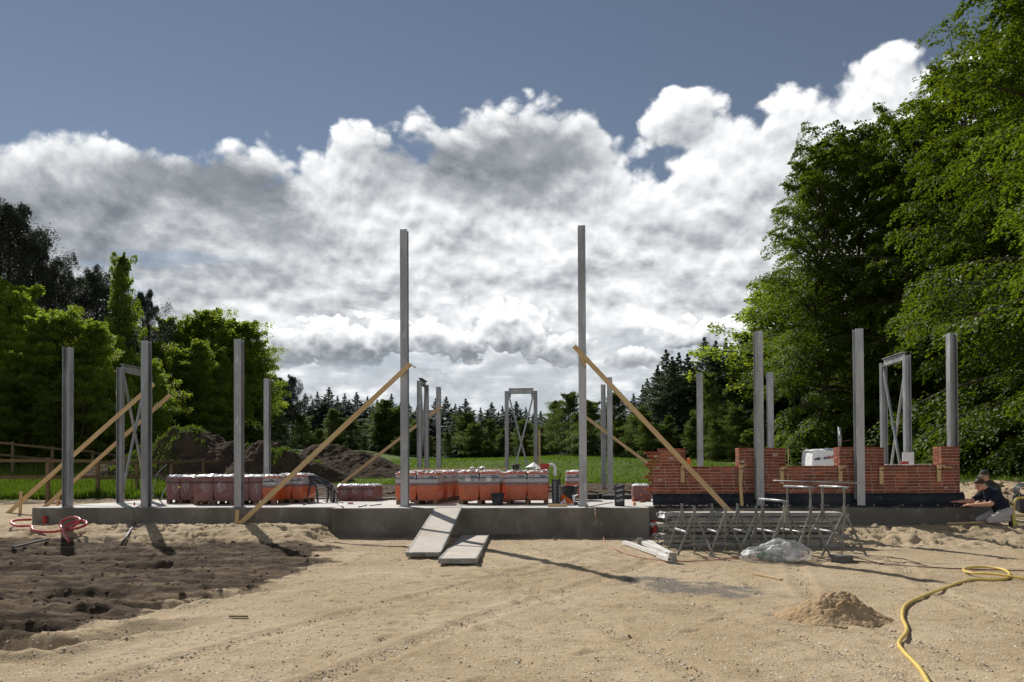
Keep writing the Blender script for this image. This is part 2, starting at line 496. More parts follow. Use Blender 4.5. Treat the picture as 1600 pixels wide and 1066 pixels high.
class MB:
    """collects shapes and links them as one mesh object"""

    def __init__(self):
        self.v = []
        self.f = []
        self.mi = []

    def add(self, vs_, fs, mi=0):
        b = len(self.v)
        self.v.extend([tuple(p) for p in vs_])
        self.f.extend([tuple(i + b for i in q) for q in fs])
        self.mi.extend([mi] * len(fs))
        return self

    def box(self, lo, hi, mi=0):
        (x0, y0, z0), (x1, y1, z1) = lo, hi
        vs_ = [(x0, y0, z0), (x1, y0, z0), (x1, y1, z0), (x0, y1, z0), (x0, y0, z1), (x1, y0, z1), (x1, y1, z1), (x0, y1, z1)]
        return self.add(vs_, [(0, 3, 2, 1), (4, 5, 6, 7), (0, 1, 5, 4), (1, 2, 6, 5), (2, 3, 7, 6), (3, 0, 4, 7)], mi)

    def beam(self, a, b, w, t, up=(0, 0, 1), mi=0):
        """rectangular bar from a to b, w across, t along up"""
        a, b = Vector(a), Vector(b)
        d = (b - a).normalized()
        s = d.cross(Vector(up))
        if s.length < 1e-4:
            s = d.cross(Vector((1, 0, 0)))
        s.normalize()
        u = s.cross(d)
        vs_ = [p + s * (w / 2 * i) + u * (t / 2 * j) for p in (a, b) for (i, j) in ((-1, -1), (1, -1), (1, 1), (-1, 1))]
        return self.add(vs_, [(0, 1, 2, 3), (7, 6, 5, 4), (0, 4, 5, 1), (1, 5, 6, 2), (2, 6, 7, 3), (3, 7, 4, 0)], mi)

    def tube(self, pts, rad, n=8, cap=True, mi=0):
        pts = [Vector(p) for p in pts]
        k = len(pts)
        rs = rad if isinstance(rad, (list, tuple)) else [rad] * k
        vs_, fs = [], []
        prev = None
        for i, p in enumerate(pts):
            d = (pts[min(i + 1, k - 1)] - pts[max(i - 1, 0)])
            d = d.normalized() if d.length > 1e-9 else Vector((0, 0, 1))
            s = prev - d * prev.dot(d) if prev is not None else d.cross(Vector((0.13, 0.29, 0.95)))
            if s.length < 1e-4:
                s = d.cross(Vector((1, 0, 0)))
            s.normalize()
            prev = s
            u = d.cross(s)
            for j in range(n):
                a = 2 * math.pi * j / n
                vs_.append(p + (s * math.cos(a) + u * math.sin(a)) * rs[i])
        for i in range(k - 1):
            for j in range(n):
                fs.append((i * n + j, i * n + (j + 1) % n, (i + 1) * n + (j + 1) % n, (i + 1) * n + j))
        if cap:
            fs.append(tuple(range(n - 1, -1, -1)))
            fs.append(tuple((k - 1) * n + j for j in range(n)))
        return self.add(vs_, fs, mi)

    def lathe(self, prof, n=20, c=(0, 0, 0), mi=0, closed=True):
        vs_, fs = [], []
        for (r, z) in prof:
            for j in range(n):
                a = 2 * math.pi * j / n
                vs_.append((c[0] + r * math.cos(a), c[1] + r * math.sin(a), c[2] + z))
        for i in range(len(prof) - 1):
            for j in range(n):
                fs.append((i * n + j, i * n + (j + 1) % n, (i + 1) * n + (j + 1) % n, (i + 1) * n + j))
        if closed:
            fs.append(tuple(range(n - 1, -1, -1)))
            fs.append(tuple((len(prof) - 1) * n + j for j in range(n)))
        return self.add(vs_, fs, mi)

    def prism(self, poly, z0, z1, mi=0):
        n = len(poly)
        vs_ = [(x, y, z0) for x, y in poly] + [(x, y, z1) for x, y in poly]
        fs = [tuple(range(n - 1, -1, -1)), tuple(range(n, 2 * n))]
        fs += [(i, (i + 1) % n, n + (i + 1) % n, n + i) for i in range(n)]
        return self.add(vs_, fs, mi)

    def mesh(self, name, mats, smooth=False, bevel=0.0):
        me = bpy.data.meshes.new(name)
        me.from_pydata(self.v, [], self.f)
        for m in (mats if isinstance(mats, (list, tuple)) else [mats]):
            me.materials.append(MATS[m])
        if any(self.mi):
            me.polygons.foreach_set('material_index', self.mi)
        bm = bmesh.new()
        bm.from_mesh(me)
        bmesh.ops.recalc_face_normals(bm, faces=bm.faces)
        if bevel:
            es = [e for e in bm.edges if len(e.link_faces) == 2 and e.calc_face_angle(0) > 0.6]
            bmesh.ops.bevel(bm, geom=es, offset=bevel, segments=1, affect='EDGES', profile=0.5)
        bm.to_mesh(me)
        bm.free()
        if smooth:
            me.polygons.foreach_set('use_smooth', [True] * len(me.polygons))
        me.update()
        return me

    def build(self, name, mats, parent=None, smooth=False, bevel=0.0, loc=None, rz=0.0):
        o = bpy.data.objects.new(name, self.mesh(name, mats, smooth, bevel))
        if loc is not None:
            o.location = loc
        o.rotation_euler = (0, 0, rz)
        return link(o, parent)


def copy_tree(o, parent=None):
    c = o.copy()
    link(c, parent)
    for ch in list(o.children):
        copy_tree(ch, c)
    return c


def np_mesh(name, V, Fq, mat, tone=None, smooth=False):
    """fast mesh from numpy arrays (faces all of one size)"""
    me = bpy.data.meshes.new(name)
    n, k = Fq.shape
    me.vertices.add(len(V))
    me.vertices.foreach_set('co', np.ascontiguousarray(V, dtype=np.float32).ravel())
    me.loops.add(n * k)
    me.loops.foreach_set('vertex_index', np.ascontiguousarray(Fq, dtype=np.int32).ravel())
    me.polygons.add(n)
    me.polygons.foreach_set('loop_start', np.arange(0, n * k, k, dtype=np.int32))
    me.polygons.foreach_set('loop_total', np.full(n, k, dtype=np.int32))
    if smooth:
        me.polygons.foreach_set('use_smooth', np.ones(n, dtype=bool))
    for m in (mat if isinstance(mat, (list, tuple)) else [mat]):
        me.materials.append(MATS[m])
    if tone is not None:
        a = me.attributes.new('tone', 'FLOAT', 'FACE')
        a.data.foreach_set('value', np.ascontiguousarray(tone, dtype=np.float32))
    me.update()
    me.validate()
    return me


def ease(x, a, b):
    t = np.clip((x - a) / (b - a), 0, 1)
    return t * t * (3 - 2 * t)


def smooth_path(pts, sub=6):
    """Catmull-Rom through the points"""
    P = [Vector(p) for p in pts]
    P = [P[0] * 2 - P[1]] + P + [P[-1] * 2 - P[-2]]
    out = []
    for i in range(1, len(P) - 2):
        for j in range(sub):
            t = j / sub
            a, b, c, d = P[i - 1], P[i], P[i + 1], P[i + 2]
            out.append(0.5 * ((2 * b) + (c - a) * t + (2 * a - 5 * b + 4 * c - d) * t * t + (3 * b - a - 3 * c + d) * t ** 3))
    out.append(P[-2])
    return out


# value noise on numpy arrays
_perm = np.random.default_rng(3).permutation(4096)


def _h(i, j):
    return _perm[(_perm[i & 4095] + j) & 4095] / 4095.0


def vnoise(x, y):
    xi, yi = np.floor(x).astype(int), np.floor(y).astype(int)
    fx, fy = x - xi, y - yi
    fx, fy = fx * fx * (3 - 2 * fx), fy * fy * (3 - 2 * fy)
    a, b, c, d = _h(xi, yi), _h(xi + 1, yi), _h(xi, yi + 1), _h(xi + 1, yi + 1)
    return (a * (1 - fx) + b * fx) * (1 - fy) + (c * (1 - fx) + d * fx) * fy


def fbm(x, y, o=4, g=0.5):
    s, a, t = 0, 1.0, 0
    for i in range(o):
        s = s + a * (vnoise(x * 2 ** i + 17.3 * i, y * 2 ** i + 9.1 * i) - 0.5)
        t += a
        a *= g
    return s / t * 2          # about -1 .. 1


# ------------------------------------------------------------------ terrain
def polyline_px(pts, z=-0.05):
    return [on(px, py, z).xy for px, py in pts]


RUTS = [(polyline_px([(-160, 992), (0, 1000), (70, 1000), (140, 990), (220, 974), (330, 964), (385, 963)]), 0.14, 0.15),
        (polyline_px([(-140, 930), (0, 933), (120, 936), (200, 938), (262, 942), (330, 930), (400, 920), (490, 912)]), 0.11, 0.10),
        (polyline_px([(-120, 905), (60, 906), (180, 902), (280, 900), (345, 893)]), 0.10, 0.05),
        (polyline_px([(-120, 872), (60, 876), (200, 878), (330, 872)]), 0.12, 0.06),
        (polyline_px([(-120, 886), (80, 890), (220, 889), (400, 872)]), 0.09, 0.035), (polyline_px([(-100, 918), (40, 921), (160, 918), (300, 910)]), 0.09, 0.035),
        (polyline_px([(-100, 955), (60, 958), (150, 955), (240, 958)]), 0.10, 0.035), (polyline_px([(-60, 860), (150, 864), (300, 860), (420, 856)]), 0.10, 0.03),
        (polyline_px([(-100, 1022), (20, 1020), (90, 1010), (170, 1004)]), 0.08, 0.03)]


def seg_dist(x, y, pl):
    best = np.full(np.shape(x), 1e9)
    for a, b in zip(pl[:-1], pl[1:]):
        dx, dy = b[0] - a[0], b[1] - a[1]
        L = dx * dx + dy * dy
        t = np.clip(((x - a[0]) * dx + (y - a[1]) * dy) / L, 0, 1)
        best = np.minimum(best, np.hypot(x - a[0] - t * dx, y - a[1] - t * dy))
    return best


def mud_mask(x, y):
    w = fbm(x * 0.9 + 3, y * 1.6, 5, 0.68) * 1.5
    edge = np.interp(y, [5.0, 6.2, 7.5, 9.0, 11.0, 12.8, 13.8], [-6.2, -4.6, -4.0, -3.5, -3.5, -3.7, -4.3])
    m = ease(edge + 0.55 * w - x, -.1, 0.75)
    m = m * ease(y + 0.5 * w, 5.4, 6.8) * (1 - ease(y + 0.35 * w, 13.5, 14.5))
    return m


def terrain(x, y, fine=True):
    x = np.asarray(x, float)
    y = np.asarray(y, float)
    back = np.interp(y, [16, 20.5, 23, 28, 50, 95, 200, 600, 3000], [0.25, 0.50, 0.55, 0.90, 2.0, 3.1, 5.5, 14, 60])
    front = -0.13 * (1 - ease(y, 5, 14))
    wingl = ease(-x, 4.6, 5.2)
    wingr = ease(x, 2.2, 5.8)
    bank = 0.25 * wingl * ease(y, 13.2, 15.3) + 0.22 * wingr * ease(y, 13.6, 15.2)
    z = front + bank
    # the ground beside the slab climbs to the level behind it
    side = np.maximum(ease(-x, 11.0, 12.6), ease(x, 8.6, 10.5))
    z = z + side * 0.05 * ease(y, 14, 16)
    z = np.where(y > 16, np.maximum(back, z), z + (back - z) * ease(y, 15.6, 17) * np.where((x < -11.7) | (x > 9.2), 1.0, 0.0))
    # gentle rolls further off
    z = z + ease(y, 26, 60) * (0.35 * fbm(x / 22, y / 22, 3))
    z = z + 1.35 * np.exp(-((x - 9.5) / 9.0) ** 2 - ((y - 84) / 12.0) ** 2)
    z = z + 1.2 * ease(-x, 14, 30) * ease(y, 26, 46) + 0.8 * ease(x, 18, 40) * ease(y, 28, 50)
    z = z + ease(np.abs(x), 60, 250) * ease(y, 20, 80) * 3.0
    if fine:
        near = 1 - ease(y, 22, 30)
        z = z + near * (0.026 * fbm(x * 0.8, y * 0.8, 3) + 0.013 * fbm(x * 3.2, y * 4.0, 4, 0.65))
        mud = mud_mask(x, y)
        z = z + mud * (0.12 * fbm(x * 0.35, y * 2.4, 4, 0.6) + 0.065 * fbm(x * 1.1, y * 6.0, 5, 0.66) + 0.05 * np.maximum(fbm(x * 6.5 + 4, y * 8.5, 4, 0.65), 0))
        lump = np.maximum(wingl * ease(y, 13.0, 13.9) * (1 - ease(y, 15.6, 15.9)), wingr * ease(y, 12.6, 13.6) * (1 - ease(y, 15.6, 15.9)) * ease(x, 4.6, 6.2))
        z = z + lump * (0.075 * fbm(x * 1.3 + 9, y * 2.6, 4, 0.6) + 0.035 * np.abs(fbm(x * 6, y * 7, 3)))
        for pl, w, dep in RUTS:
            d = seg_dist(x, y, pl) + 0.04 * fbm(x * 3, y * 3, 2)
            dep = dep * ease(np.hypot(x - pl[-1][0], y - pl[-1][1]), 0.0, 1.7)
            z = z - dep * np.exp(-(d / w) ** 2) + 0.55 * dep * np.exp(-((d - 2.1 * w) / (0.8 * w)) ** 2) * (0.7 + 0.8 * fbm(x * 6, y * 6, 3))
        # churned earth behind the slab
        ch = ease(y, 20.4, 21) * (1 - ease(y, 27, 30))
        z = z + ch * (0.09 * fbm(x * 0.7, y * 1.6, 4, 0.6) + 0.05 * fbm(x * 3, y * 5, 3))
        rb = ease(x, 9.0, 10.5) * ease(y, 17.5, 19) * (1 - ease(y, 23, 26))
        z = z + rb * (0.42 + 0.22 * fbm(x * 1.2, y * 1.2, 4, 0.65))
    return z


def ground_z(x, y):
    return float(terrain(np.array([x]), np.array([y]))[0])


def graded(parts):
    out = [parts[0][0]]
    for a, b, d0, d1 in parts:
        v = a
        while v < b - 1e-6:
            t = (v - a) / (b - a)
            v += d0 + (d1 - d0) * t
            out.append(min(v, b))
    return np.array(sorted(set(out)))


def imprint(xs, ys, X, Y, Z):
    """footprints and faint wheel tracks pressed into the sand"""
    gi = np.random.default_rng(91)

    def dent(cx, cy, ang, lx, ly, dep):
        i0, i1 = np.searchsorted(xs, (cx - lx * 2, cx + lx * 2))
        j0, j1 = np.searchsorted(ys, (cy - lx * 2, cy + lx * 2))
        if i1 - i0 < 2 or j1 - j0 < 2:
            return
        dx, dy = X[j0:j1, i0:i1] - cx, Y[j0:j1, i0:i1] - cy
        u = dx * np.cos(ang) + dy * np.sin(ang)
        v = -dx * np.sin(ang) + dy * np.cos(ang)
        q = np.sqrt((u / lx) ** 2 + (v / ly) ** 2)
        Z[j0:j1, i0:i1] += -dep * np.exp(-q ** 4) + dep * .55 * np.exp(-((q - 1.35) / .3) ** 2)

    for _ in range(46):                              # walks
        x, y = gi.uniform(-5, 8), gi.uniform(5, 15)
        a = gi.uniform(0, 6.28)
        for k in range(gi.integers(4, 12)):
            a += gi.normal(0, .12)
            x += .62 * math.cos(a)
            y += .62 * math.sin(a)
            s = .10 if k % 2 else -.10
            if 4.5 < y < 15.1:
                dent(x - s * math.sin(a), y + s * math.cos(a), a, .14, .055, gi.uniform(.008, .022))
    for _ in range(160):                             # trampled bank before the wings
        dent(gi.uniform(4.6, 9.5), gi.uniform(13.4, 15.4), gi.uniform(0, 6.28), .15, .07, gi.uniform(.02, .05))
    for _ in range(120):
        dent(gi.uniform(-11, -4.8), gi.uniform(13.9, 15.6), gi.uniform(0, 6.28), .15, .07, gi.uniform(.02, .05))
    for pts in ([(-3.2, 3.5), (-1.5, 7.5), (0.4, 11.0), (2.0, 14.5)], [(2.4, 3.4), (1.2, 7.0), (-0.2, 10.5), (-1.6, 14.5)], [(4.5, 4.0), (3.6, 8.0), (4.4, 12.0)]):
        for off in (-.75, .75):
            P = smooth_path([Vector((a_ + off, b_, 0)) for a_, b_ in pts], 10)
            pl = [(p.x, p.y) for p in P]
            m = (X > min(p[0] for p in pl) - .5) & (X < max(p[0] for p in pl) + .5) & (Y > 3.3) & (Y < 14.6)
            d = seg_dist(X[m], Y[m], pl)
            tread = .5 + .5 * np.sin(Y[m] * 40 + d * 50)
            Z[m] += -(.010 + .007 * tread) * np.exp(-(d / .11) ** 4) * (.5 + .7 * vnoise(X[m] * .9, Y[m] * .9)) + .010 * np.exp(-((d - .17) / .05) ** 2)


def build_ground():
    half = graded([(0, 9, 0.042, 0.042), (9, 15, 0.045, 0.12), (15, 40, 0.15, 1.0), (40, 300, 1.2, 15), (300, 3000, 20, 300)])
    xs = np.concatenate([-half[::-1][:-1], half]) - 1.0
    ys = graded([(-30, 3.2, 6, 0.3), (3.2, 9, 0.028, 0.04), (9, 16.2, 0.04, 0.06), (16.2, 30, 0.12, 0.2), (30, 110, 0.3, 2.5), (110, 3000, 4, 200)])
    X, Y = np.meshgrid(xs, ys)
    Z = terrain(X, Y)
    imprint(xs, ys, X, Y, Z)
    V = np.stack([X, Y, Z], -1).reshape(-1, 3)
    nx, ny = len(xs), len(ys)
    i = np.arange((nx - 1) * (ny - 1))
    r, c = i // (nx - 1), i % (nx - 1)
    q = r * nx + c
    Fq = np.stack([q, q + 1, q + nx + 1, q + nx], -1)
    me = np_mesh('ground', V, Fq, ground_mat(), smooth=True)
    x, y = V[:, 0], V[:, 1]
    mud = np.maximum(mud_mask(x, y), ease(y, 20.3, 20.9) * (0.80 - 0.22 * ease(-x, 6, 10)) + 0.25 * fbm(x * .8, y * 1.5, 3) * ease(y, 20.3, 20.9))
    w = fbm(x * 0.5, y * 0.5, 4, 0.6)
    gl = ease(y + 1.2 * w, 22.6, 23.4) * ease(-x, 9.5, 11)         # pasture on the left
    gc = ease(y + 1.0 * w, 27.5, 28.6)                              # the field
    gr = ease(y + 1.0 * w, 22.5, 24.5) * ease(x, 9.5, 11)
    grass = np.maximum(np.maximum(gl, gc), gr)
    trk = np.exp(-((y - (47 + 0.06 * (x - 10))) / 1.6) ** 2) * ease(x, 8, 14)
    grass = grass * (1 - 0.95 * np.clip(trk * 1.6, 0, 1))
    soilline = np.exp(-((y - 27.6 - 0.7 * w) / 0.8) ** 2) * ease(x, -6, -4)
    mud = np.maximum(mud, soilline) * (1 - np.clip(trk, 0, 1)) * (1 - 0.7 * ease(x, 9, 11))
    gu, gv = (x - 1.65) * .80 - (y - 9.3) * .60, (x - 1.65) * .60 + (y - 9.3) * .80
    gravel = np.exp(-((gu / 1.15) ** 2 + (gv / 0.62) ** 2)) * (0.85 + 0.9 * fbm(x * 3, y * 3, 4, 0.65))
    ca = me.color_attributes.new('mask', 'FLOAT_COLOR', 'POINT')
    C = np.stack([np.clip(mud, 0, 1), np.clip(grass, 0, 1), np.clip(gravel, 0, 1), np.ones_like(mud)], -1)
    ca.data.foreach_set('color', C.astype(np.float32).ravel())
    o = bpy.data.objects.new('ground', me)
    o['kind'] = 'structure'
    link(o)
    return o


def ground_mat():
    m, N, out = new_mat('ground_surface')
    tc = N.node('ShaderNodeTexCoord')
    v = tc.outputs['Object']
    at_ = N.node('ShaderNodeAttribute', attribute_name='mask')
    sp = N.node('ShaderNodeSeparateColor', {0: at_.outputs['Color']})
    mud, grass, gravel = sp.outputs[0], sp.outputs[1], sp.outputs[2]
    n1 = N.noise(v, 0.55, 5.0, 0.6)
    n2 = N.noise(v, 5.0, 5.0, 0.65)
    n3 = N.noise(v, 38.0, 3.0, 0.7)
    n4 = N.noise(v, 130.0, 2.0, 0.7)
    sand = N.mix(N.ss(n1, 0.35, 0.65), (0.42, 0.322, 0.200), (0.51, 0.405, 0.270))
    sand = N.mix(N.ss(n2, 0.48, 0.74, 0.0, 0.6), sand, (0.29, 0.210, 0.125))
    n5 = N.noise(N.vm('MULTIPLY', v, (0.8, 2.4, 1)), 2.3, 5.0, 0.7)
    sand = N.mix(N.ss(n5, 0.58, 0.70, 0.0, 0.55), sand, (0.215, 0.155, 0.095))
    sand = N.mix(N.ss(n3, 0.55, 0.75, 0.0, 0.55), sand, (0.235, 0.175, 0.115))
    sand = N.mix(N.ss(n4, 0.60, 0.72, 0.0, 0.7), sand, (0.60, 0.53, 0.42))
    sand = N.mix(N.ss(n4, 0.40, 0.28, 0.0, 0.7), sand, (0.20, 0.145, 0.10))
    chips = N.vor(v, 26.0, out='Distance')
    cc = N.node('ShaderNodeTexVoronoi', {'Vector': v, 'Scale': 26.0})
    crnd = N.node('ShaderNodeSeparateColor', {0: cc.outputs['Color']})
    cm = N.m('MULTIPLY', N.ss(chips, 0.20, 0.10), N.ss(crnd.outputs[0], 0.72, 0.76))
    ccol = N.mix(crnd.outputs[1], (0.17, 0.10, 0.065), (0.62, 0.56, 0.46))
    sand = N.mix(N.m('MULTIPLY', cm, 0.75), sand, ccol)
    earth = N.mix(N.ss(n2, 0.38, 0.66), (0.044, 0.031, 0.020), (0.112, 0.080, 0.053))
    earth = N.mix(N.ss(n3, 0.58, 0.74, 0.0, 0.5), earth, (0.22, 0.165, 0.11))
    st_ = N.noise(N.vm('MULTIPLY', v, (0.35, 2.2, 1)), 1.6, 5.0, 0.65)
    earth = N.mix(N.ss(st_, 0.50, 0.62, 0.0, 0.5), earth, (0.25, 0.185, 0.115))
    mm = N.ss(N.m('ADD', mud, N.m('ADD', N.m('MULTIPLY', N.m('SUBTRACT', n2, 0.5), 0.8), N.m('MULTIPLY', N.m('SUBTRACT', n3, 0.5), 0.5))), 0.36, 0.60)
    damp = N.noise(N.vm('MULTIPLY', v, (0.55, 0.8, 1)), 0.9, 4.0, 0.6)
    sand = N.mix(N.ss(damp, 0.54, 0.68, 0.0, 0.42), sand, (0.27, 0.20, 0.125))
    sand = N.mix(N.ss(damp, 0.44, 0.32, 0.0, 0.35), sand, (0.57, 0.47, 0.34))
    c = N.mix(mm, sand, earth)
    gv = N.mix(N.ss(n3, 0.4, 0.65), (0.10, 0.092, 0.084), (0.24, 0.22, 0.19))
    c = N.mix(N.m('MULTIPLY', N.ss(N.m('ADD', gravel, N.m('MULTIPLY', N.m('SUBTRACT', n3, 0.5), 0.5)), 0.30, 0.60), 0.85), c, gv)
    gn = N.noise(N.vm('MULTIPLY', v, (1, 0.35, 1)), 0.35, 5.0, 0.65)
    gcol = N.mix(N.ss(gn, 0.35, 0.66), (0.052, 0.092, 0.014), (0.095, 0.140, 0.024))
    gcol = N.mix(N.ss(n2, 0.52, 0.72, 0.0, 0.5), gcol, (0.055, 0.085, 0.016))
    gm = N.ss(N.m('ADD', grass, N.m('MULTIPLY', N.m('SUBTRACT', n2, 0.5), 0.5)), 0.36, 0.60)
    c = N.mix(gm, c, gcol)
    b = N.node('ShaderNodeBsdfPrincipled', {'Base Color': c, 'Roughness': 0.96, 'Specular IOR Level': 0.12})
    h = N.m('ADD', N.m('MULTIPLY', n3, 0.018), N.m('MULTIPLY', n4, 0.007))
    h = N.m('ADD', h, N.m('MULTIPLY', n2, 0.03))
    h = N.m('ADD', h, N.m('MULTIPLY', cm, 0.006))
    bn = N.node('ShaderNodeBump', {'Strength': 1.0, 'Distance': 1.0, 'Height': h})
    N.l.new(bn.outputs[0], b.inputs['Normal'])
    N.l.new(b.outputs[0], out.inputs[0])
    return 'ground_surface'


ground = build_ground()

# ------------------------------------------------------------------ foundation
XC = -1.454                         # axis of the building
W_Y, P_Y, B_Y = 15.85, 15.42, 20.4  # front of the wings, front of the porch, back of the slab
XL = at(50, 795, W_Y).x
XR = 2 * XC - XL
PL = at(518, 800, P_Y).x
PR = at(1014, 800, P_Y).x


def slab_block(name, x0, x1, y0, y1, z0, z1, parent, cut=9):
    """poured block with a slightly uneven arris"""
    mb = MB()
    n = max(2, int((x1 - x0) / 0.35))
    vs_, fs, mi = [], [], []
    rr = random.Random(name + str(round(x0, 2)))
    for i in range(n + 1):
        x = x0 + (x1 - x0) * i / n
        w = rr.uniform(-0.006, 0.006)
        vs_ += [(x, y0 + w, z0), (x, y0 + w, z1 - 0.02 + rr.uniform(-0.006, 0.004)), (x, y0 + 0.02 + rr.uniform(0, 0.012), z1), (x, y1, z1), (x, y1, z0)]
    for i in range(n):
        a, b = i * 5, (i + 1) * 5
        for k in range(5):
            k2 = (k + 1) % 5
            fs.append((a + k, b + k, b + k2, a + k2))
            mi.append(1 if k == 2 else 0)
    fs += [(4, 3, 2, 1, 0), tuple(n * 5 + k for k in range(5))]
    mi += [0, 0]
    for q, m_ in zip(fs, mi):
        pass
    b0 = len(mb.v)
    mb.v.extend(vs_)
    mb.f.extend(fs)
    mb.mi.extend(mi)
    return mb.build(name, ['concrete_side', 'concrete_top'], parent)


slab = empty('foundation_slab', (XC, W_Y, 0))
tag(slab, 'grey cast concrete foundation slab with a projecting centre, under the steel posts', 'foundation')


def sub(o, parent):                 # keep the world position while parenting
    o.parent = parent
    o.matrix_parent_inverse = Matrix.Translation(-parent.location)
    return o


def rel(parent):
    return parent.location


for nm, x0, x1, y0 in (('wing_slab', XL, PL - 0.002, W_Y), ('porch_slab', PL, PR, P_Y), ('wing_slab', PR + 0.002, XR, W_Y)):
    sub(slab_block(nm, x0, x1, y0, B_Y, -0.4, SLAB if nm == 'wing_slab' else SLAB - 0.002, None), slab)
mb = MB()
fo = [(PL - 0.02 + (PR - PL + 0.0) * i / 24, P_Y - 0.055 - 0.02 * random.random(), 0.055 + 0.03 * random.random()) for i in range(16)]
for (xa, ya, za), (xb, yb, zb) in zip(fo[:-1], fo[1:]):
    mb.add([(xa, ya, -0.3), (xb, yb, -0.3), (xb, yb, zb), (xa, ya, za), (xa, P_Y + 0.02, za), (xb, P_Y + 0.02, zb)], [(0, 1, 2, 3), (3, 2, 5, 4)])
sub(mb.build('footing', 'concrete_side'), slab)
mb = MB()
for x0, x1, y0, y1 in ((XL, PL + 0.3, 22.35, 23.0), (PR - 0.3, XR, 22.35, 23.0), (XC - 3.3, XC + 3.3, 27.2, 27.7), (XC - 3.35, XC - 2.8, 23.0, 27.2), (XC + 2.8, XC + 3.35, 23.0, 27.2)):
    mb.box((x0, y0, -0.2), (x1 - 0.003, y1 - 0.003, 0.60 + 0.001 * random.random()))
sub(mb.build('rear_footing', 'concrete_side'), slab)


# ------------------------------------------------------------------ steel posts
def h_section(w, d, tf, tw):
    """outline of an H profile, flanges across x"""
    a, b = w / 2, d / 2
    c = tw / 2
    return [(-a, -b), (a, -b), (a, -b + tf), (c, -b + tf), (c, b - tf), (a, b - tf), (a, b), (-a, b), (-a, b - tf), (-c, b - tf), (-c, -b + tf), (-a, -b + tf)]


def post_mesh(h, w=0.162, d=0.162):
    mb = MB()
    mb.prism(h_section(w, d, 0.013, 0.010), 0.0, h)
    return mb.mesh('post_shaft', 'galvanised', bevel=0.0015)


def steel_post(x, y, z0, h, label, turned=False, w=0.162, name='steel_post', group='galvanised steel posts'):
    e = empty(name, (x, y, z0), math.pi / 2 if turned else 0.0)
    tag(e, label, 'post', group)
    o = link(bpy.data.objects.new('shaft', post_mesh(h, w, w)), e)
    o.location = (0, 0, 0.012)
    MB().box((-0.11, -0.11, 0), (0.11, 0.11, 0.0119)).build('base_plate', 'galvanised', e)
    for sx in (-1, 1):
        b = MB().lathe([(0.018, 0.012), (0.018, 0.028), (0.010, 0.029), (0.010, 0.05)], 6).build('bolt', 'galvanised_dull', e)
        b.location = (sx * 0.092, 0.0, 0)
    return e


def post_px(px, ytop, Y, label, z0=SLAB, turned=False, w=0.162, pyb=790):
    p = at(px, pyb, Y)
    h = at(px, ytop, Y).z - z0 - 0.012
    return steel_post(p.x, Y, z0, h, label, turned, w)


post_px(106, 543, 16.0, 'outermost grey steel post on the slab corner beside the red hose', turned=True, pyb=700)
post_px(228.5, 533, 16.0, 'grey steel post left of the row of dark red brick pallets', pyb=700)
post_px(373.5, 531, 16.0, 'grey steel post standing in front of the dark red brick pallets', pyb=700)
t1 = post_px(632.3, 360, 16.03, 'tall steel post by the plywood ramp, braced towards the red pallets', pyb=600)
t2 = post_px(910, 354, 16.03, 'tall steel post braced by the long timber that crosses the brick wall', pyb=600)
post_px(1186, 518, 16.0, 'steel post before the brick pier nearest the toothed end of the wall', pyb=700)
post_px(1342.5, 514.5, 16.0, 'steel post before the brick pier beside the white wrapped pallet', pyb=700)
pc = post_px(1488, 521, 16.55, 'steel post rising behind the brick corner next to the kneeling workers', turned=True, pyb=640)
post_px(417.5, 592, 22.69, 'steel post behind the dark red pallets before the grassy soil heap', 0.6, pyb=680)
post_px(1093.5, 583, 22.69, 'steel post behind the low brick wall seen before the spruces', 0.6, pyb=650)
post_px(1203.5, 582, 22.69, 'steel post just behind the pier, right of the taller front post', 0.6, pyb=650)
post_px(685.5, 605, 26.9, 'slim far steel post with a timber brace nailed to its face', 0.6, pyb=680)
post_px(943, 601, 25.9, 'far steel post showing its dark web beside a lighter twin', 0.6, turned=True, pyb=690)
post_px(953, 590, 23.7, 'lighter grey far steel post right beside the one with the dark web', 0.6, pyb=690)


# ------------------------------------------------------------------ braced portal frames
def portal(pa, pb, h, label, z0=SLAB, w=0.14):
    """two posts, a channel on top and a flat-bar cross between pa and pb"""
    a, b = Vector((pa[0], pa[1], z0)), Vector((pb[0], pb[1], z0))
    L = (b - a).length
    ang = math.atan2(b.y - a.y, b.x - a.x)
    e = empty('portal_frame', a, ang)
    tag(e, label, 'frame', 'cross-braced steel frames')
    pm = post_mesh(h - 0.1, w, w)
    for x in (0.0, L):
        o = link(bpy.data.objects.new('post', pm), e)
        o.location = (x, 0, 0)
        q = MB().box((x - 0.1, -0.1, 0.0), (x + 0.1, 0.1, 0.011)).build('base_plate', 'galvanised', e)
    mb = MB()
    x0, x1 = w / 2 + 0.002, L - w / 2 - 0.002
    mb.box((x0, -0.07, h - 0.20), (x1, 0.07, h - 0.188)).box((x0, 0.0, h - 0.188), (x1, 0.012, h - 0.012)).box((x0, -0.07, h - 0.012), (x1, 0.07, h))
    mb.build('lintel', 'galvanised', e, bevel=0.0015)
    zt, zb = h - 0.24, 0.10
    MB().beam((x0, -0.028, zt), (x1, -0.028, zb), 0.045, 0.06).build('diagonal', 'galvanised', e)
    MB().beam((x0, 0.028, zb), (x1, 0.028, zt), 0.045, 0.06).build('diagonal', 'galvanised', e)
    for x, z in ((x0 + 0.04, zt), (x1 - 0.04, zt)):
        MB().box((x - 0.05, -0.006, z - 0.09), (x + 0.05, 0.0065, z + 0.05)).build('gusset', 'galvanised', e)
    return e


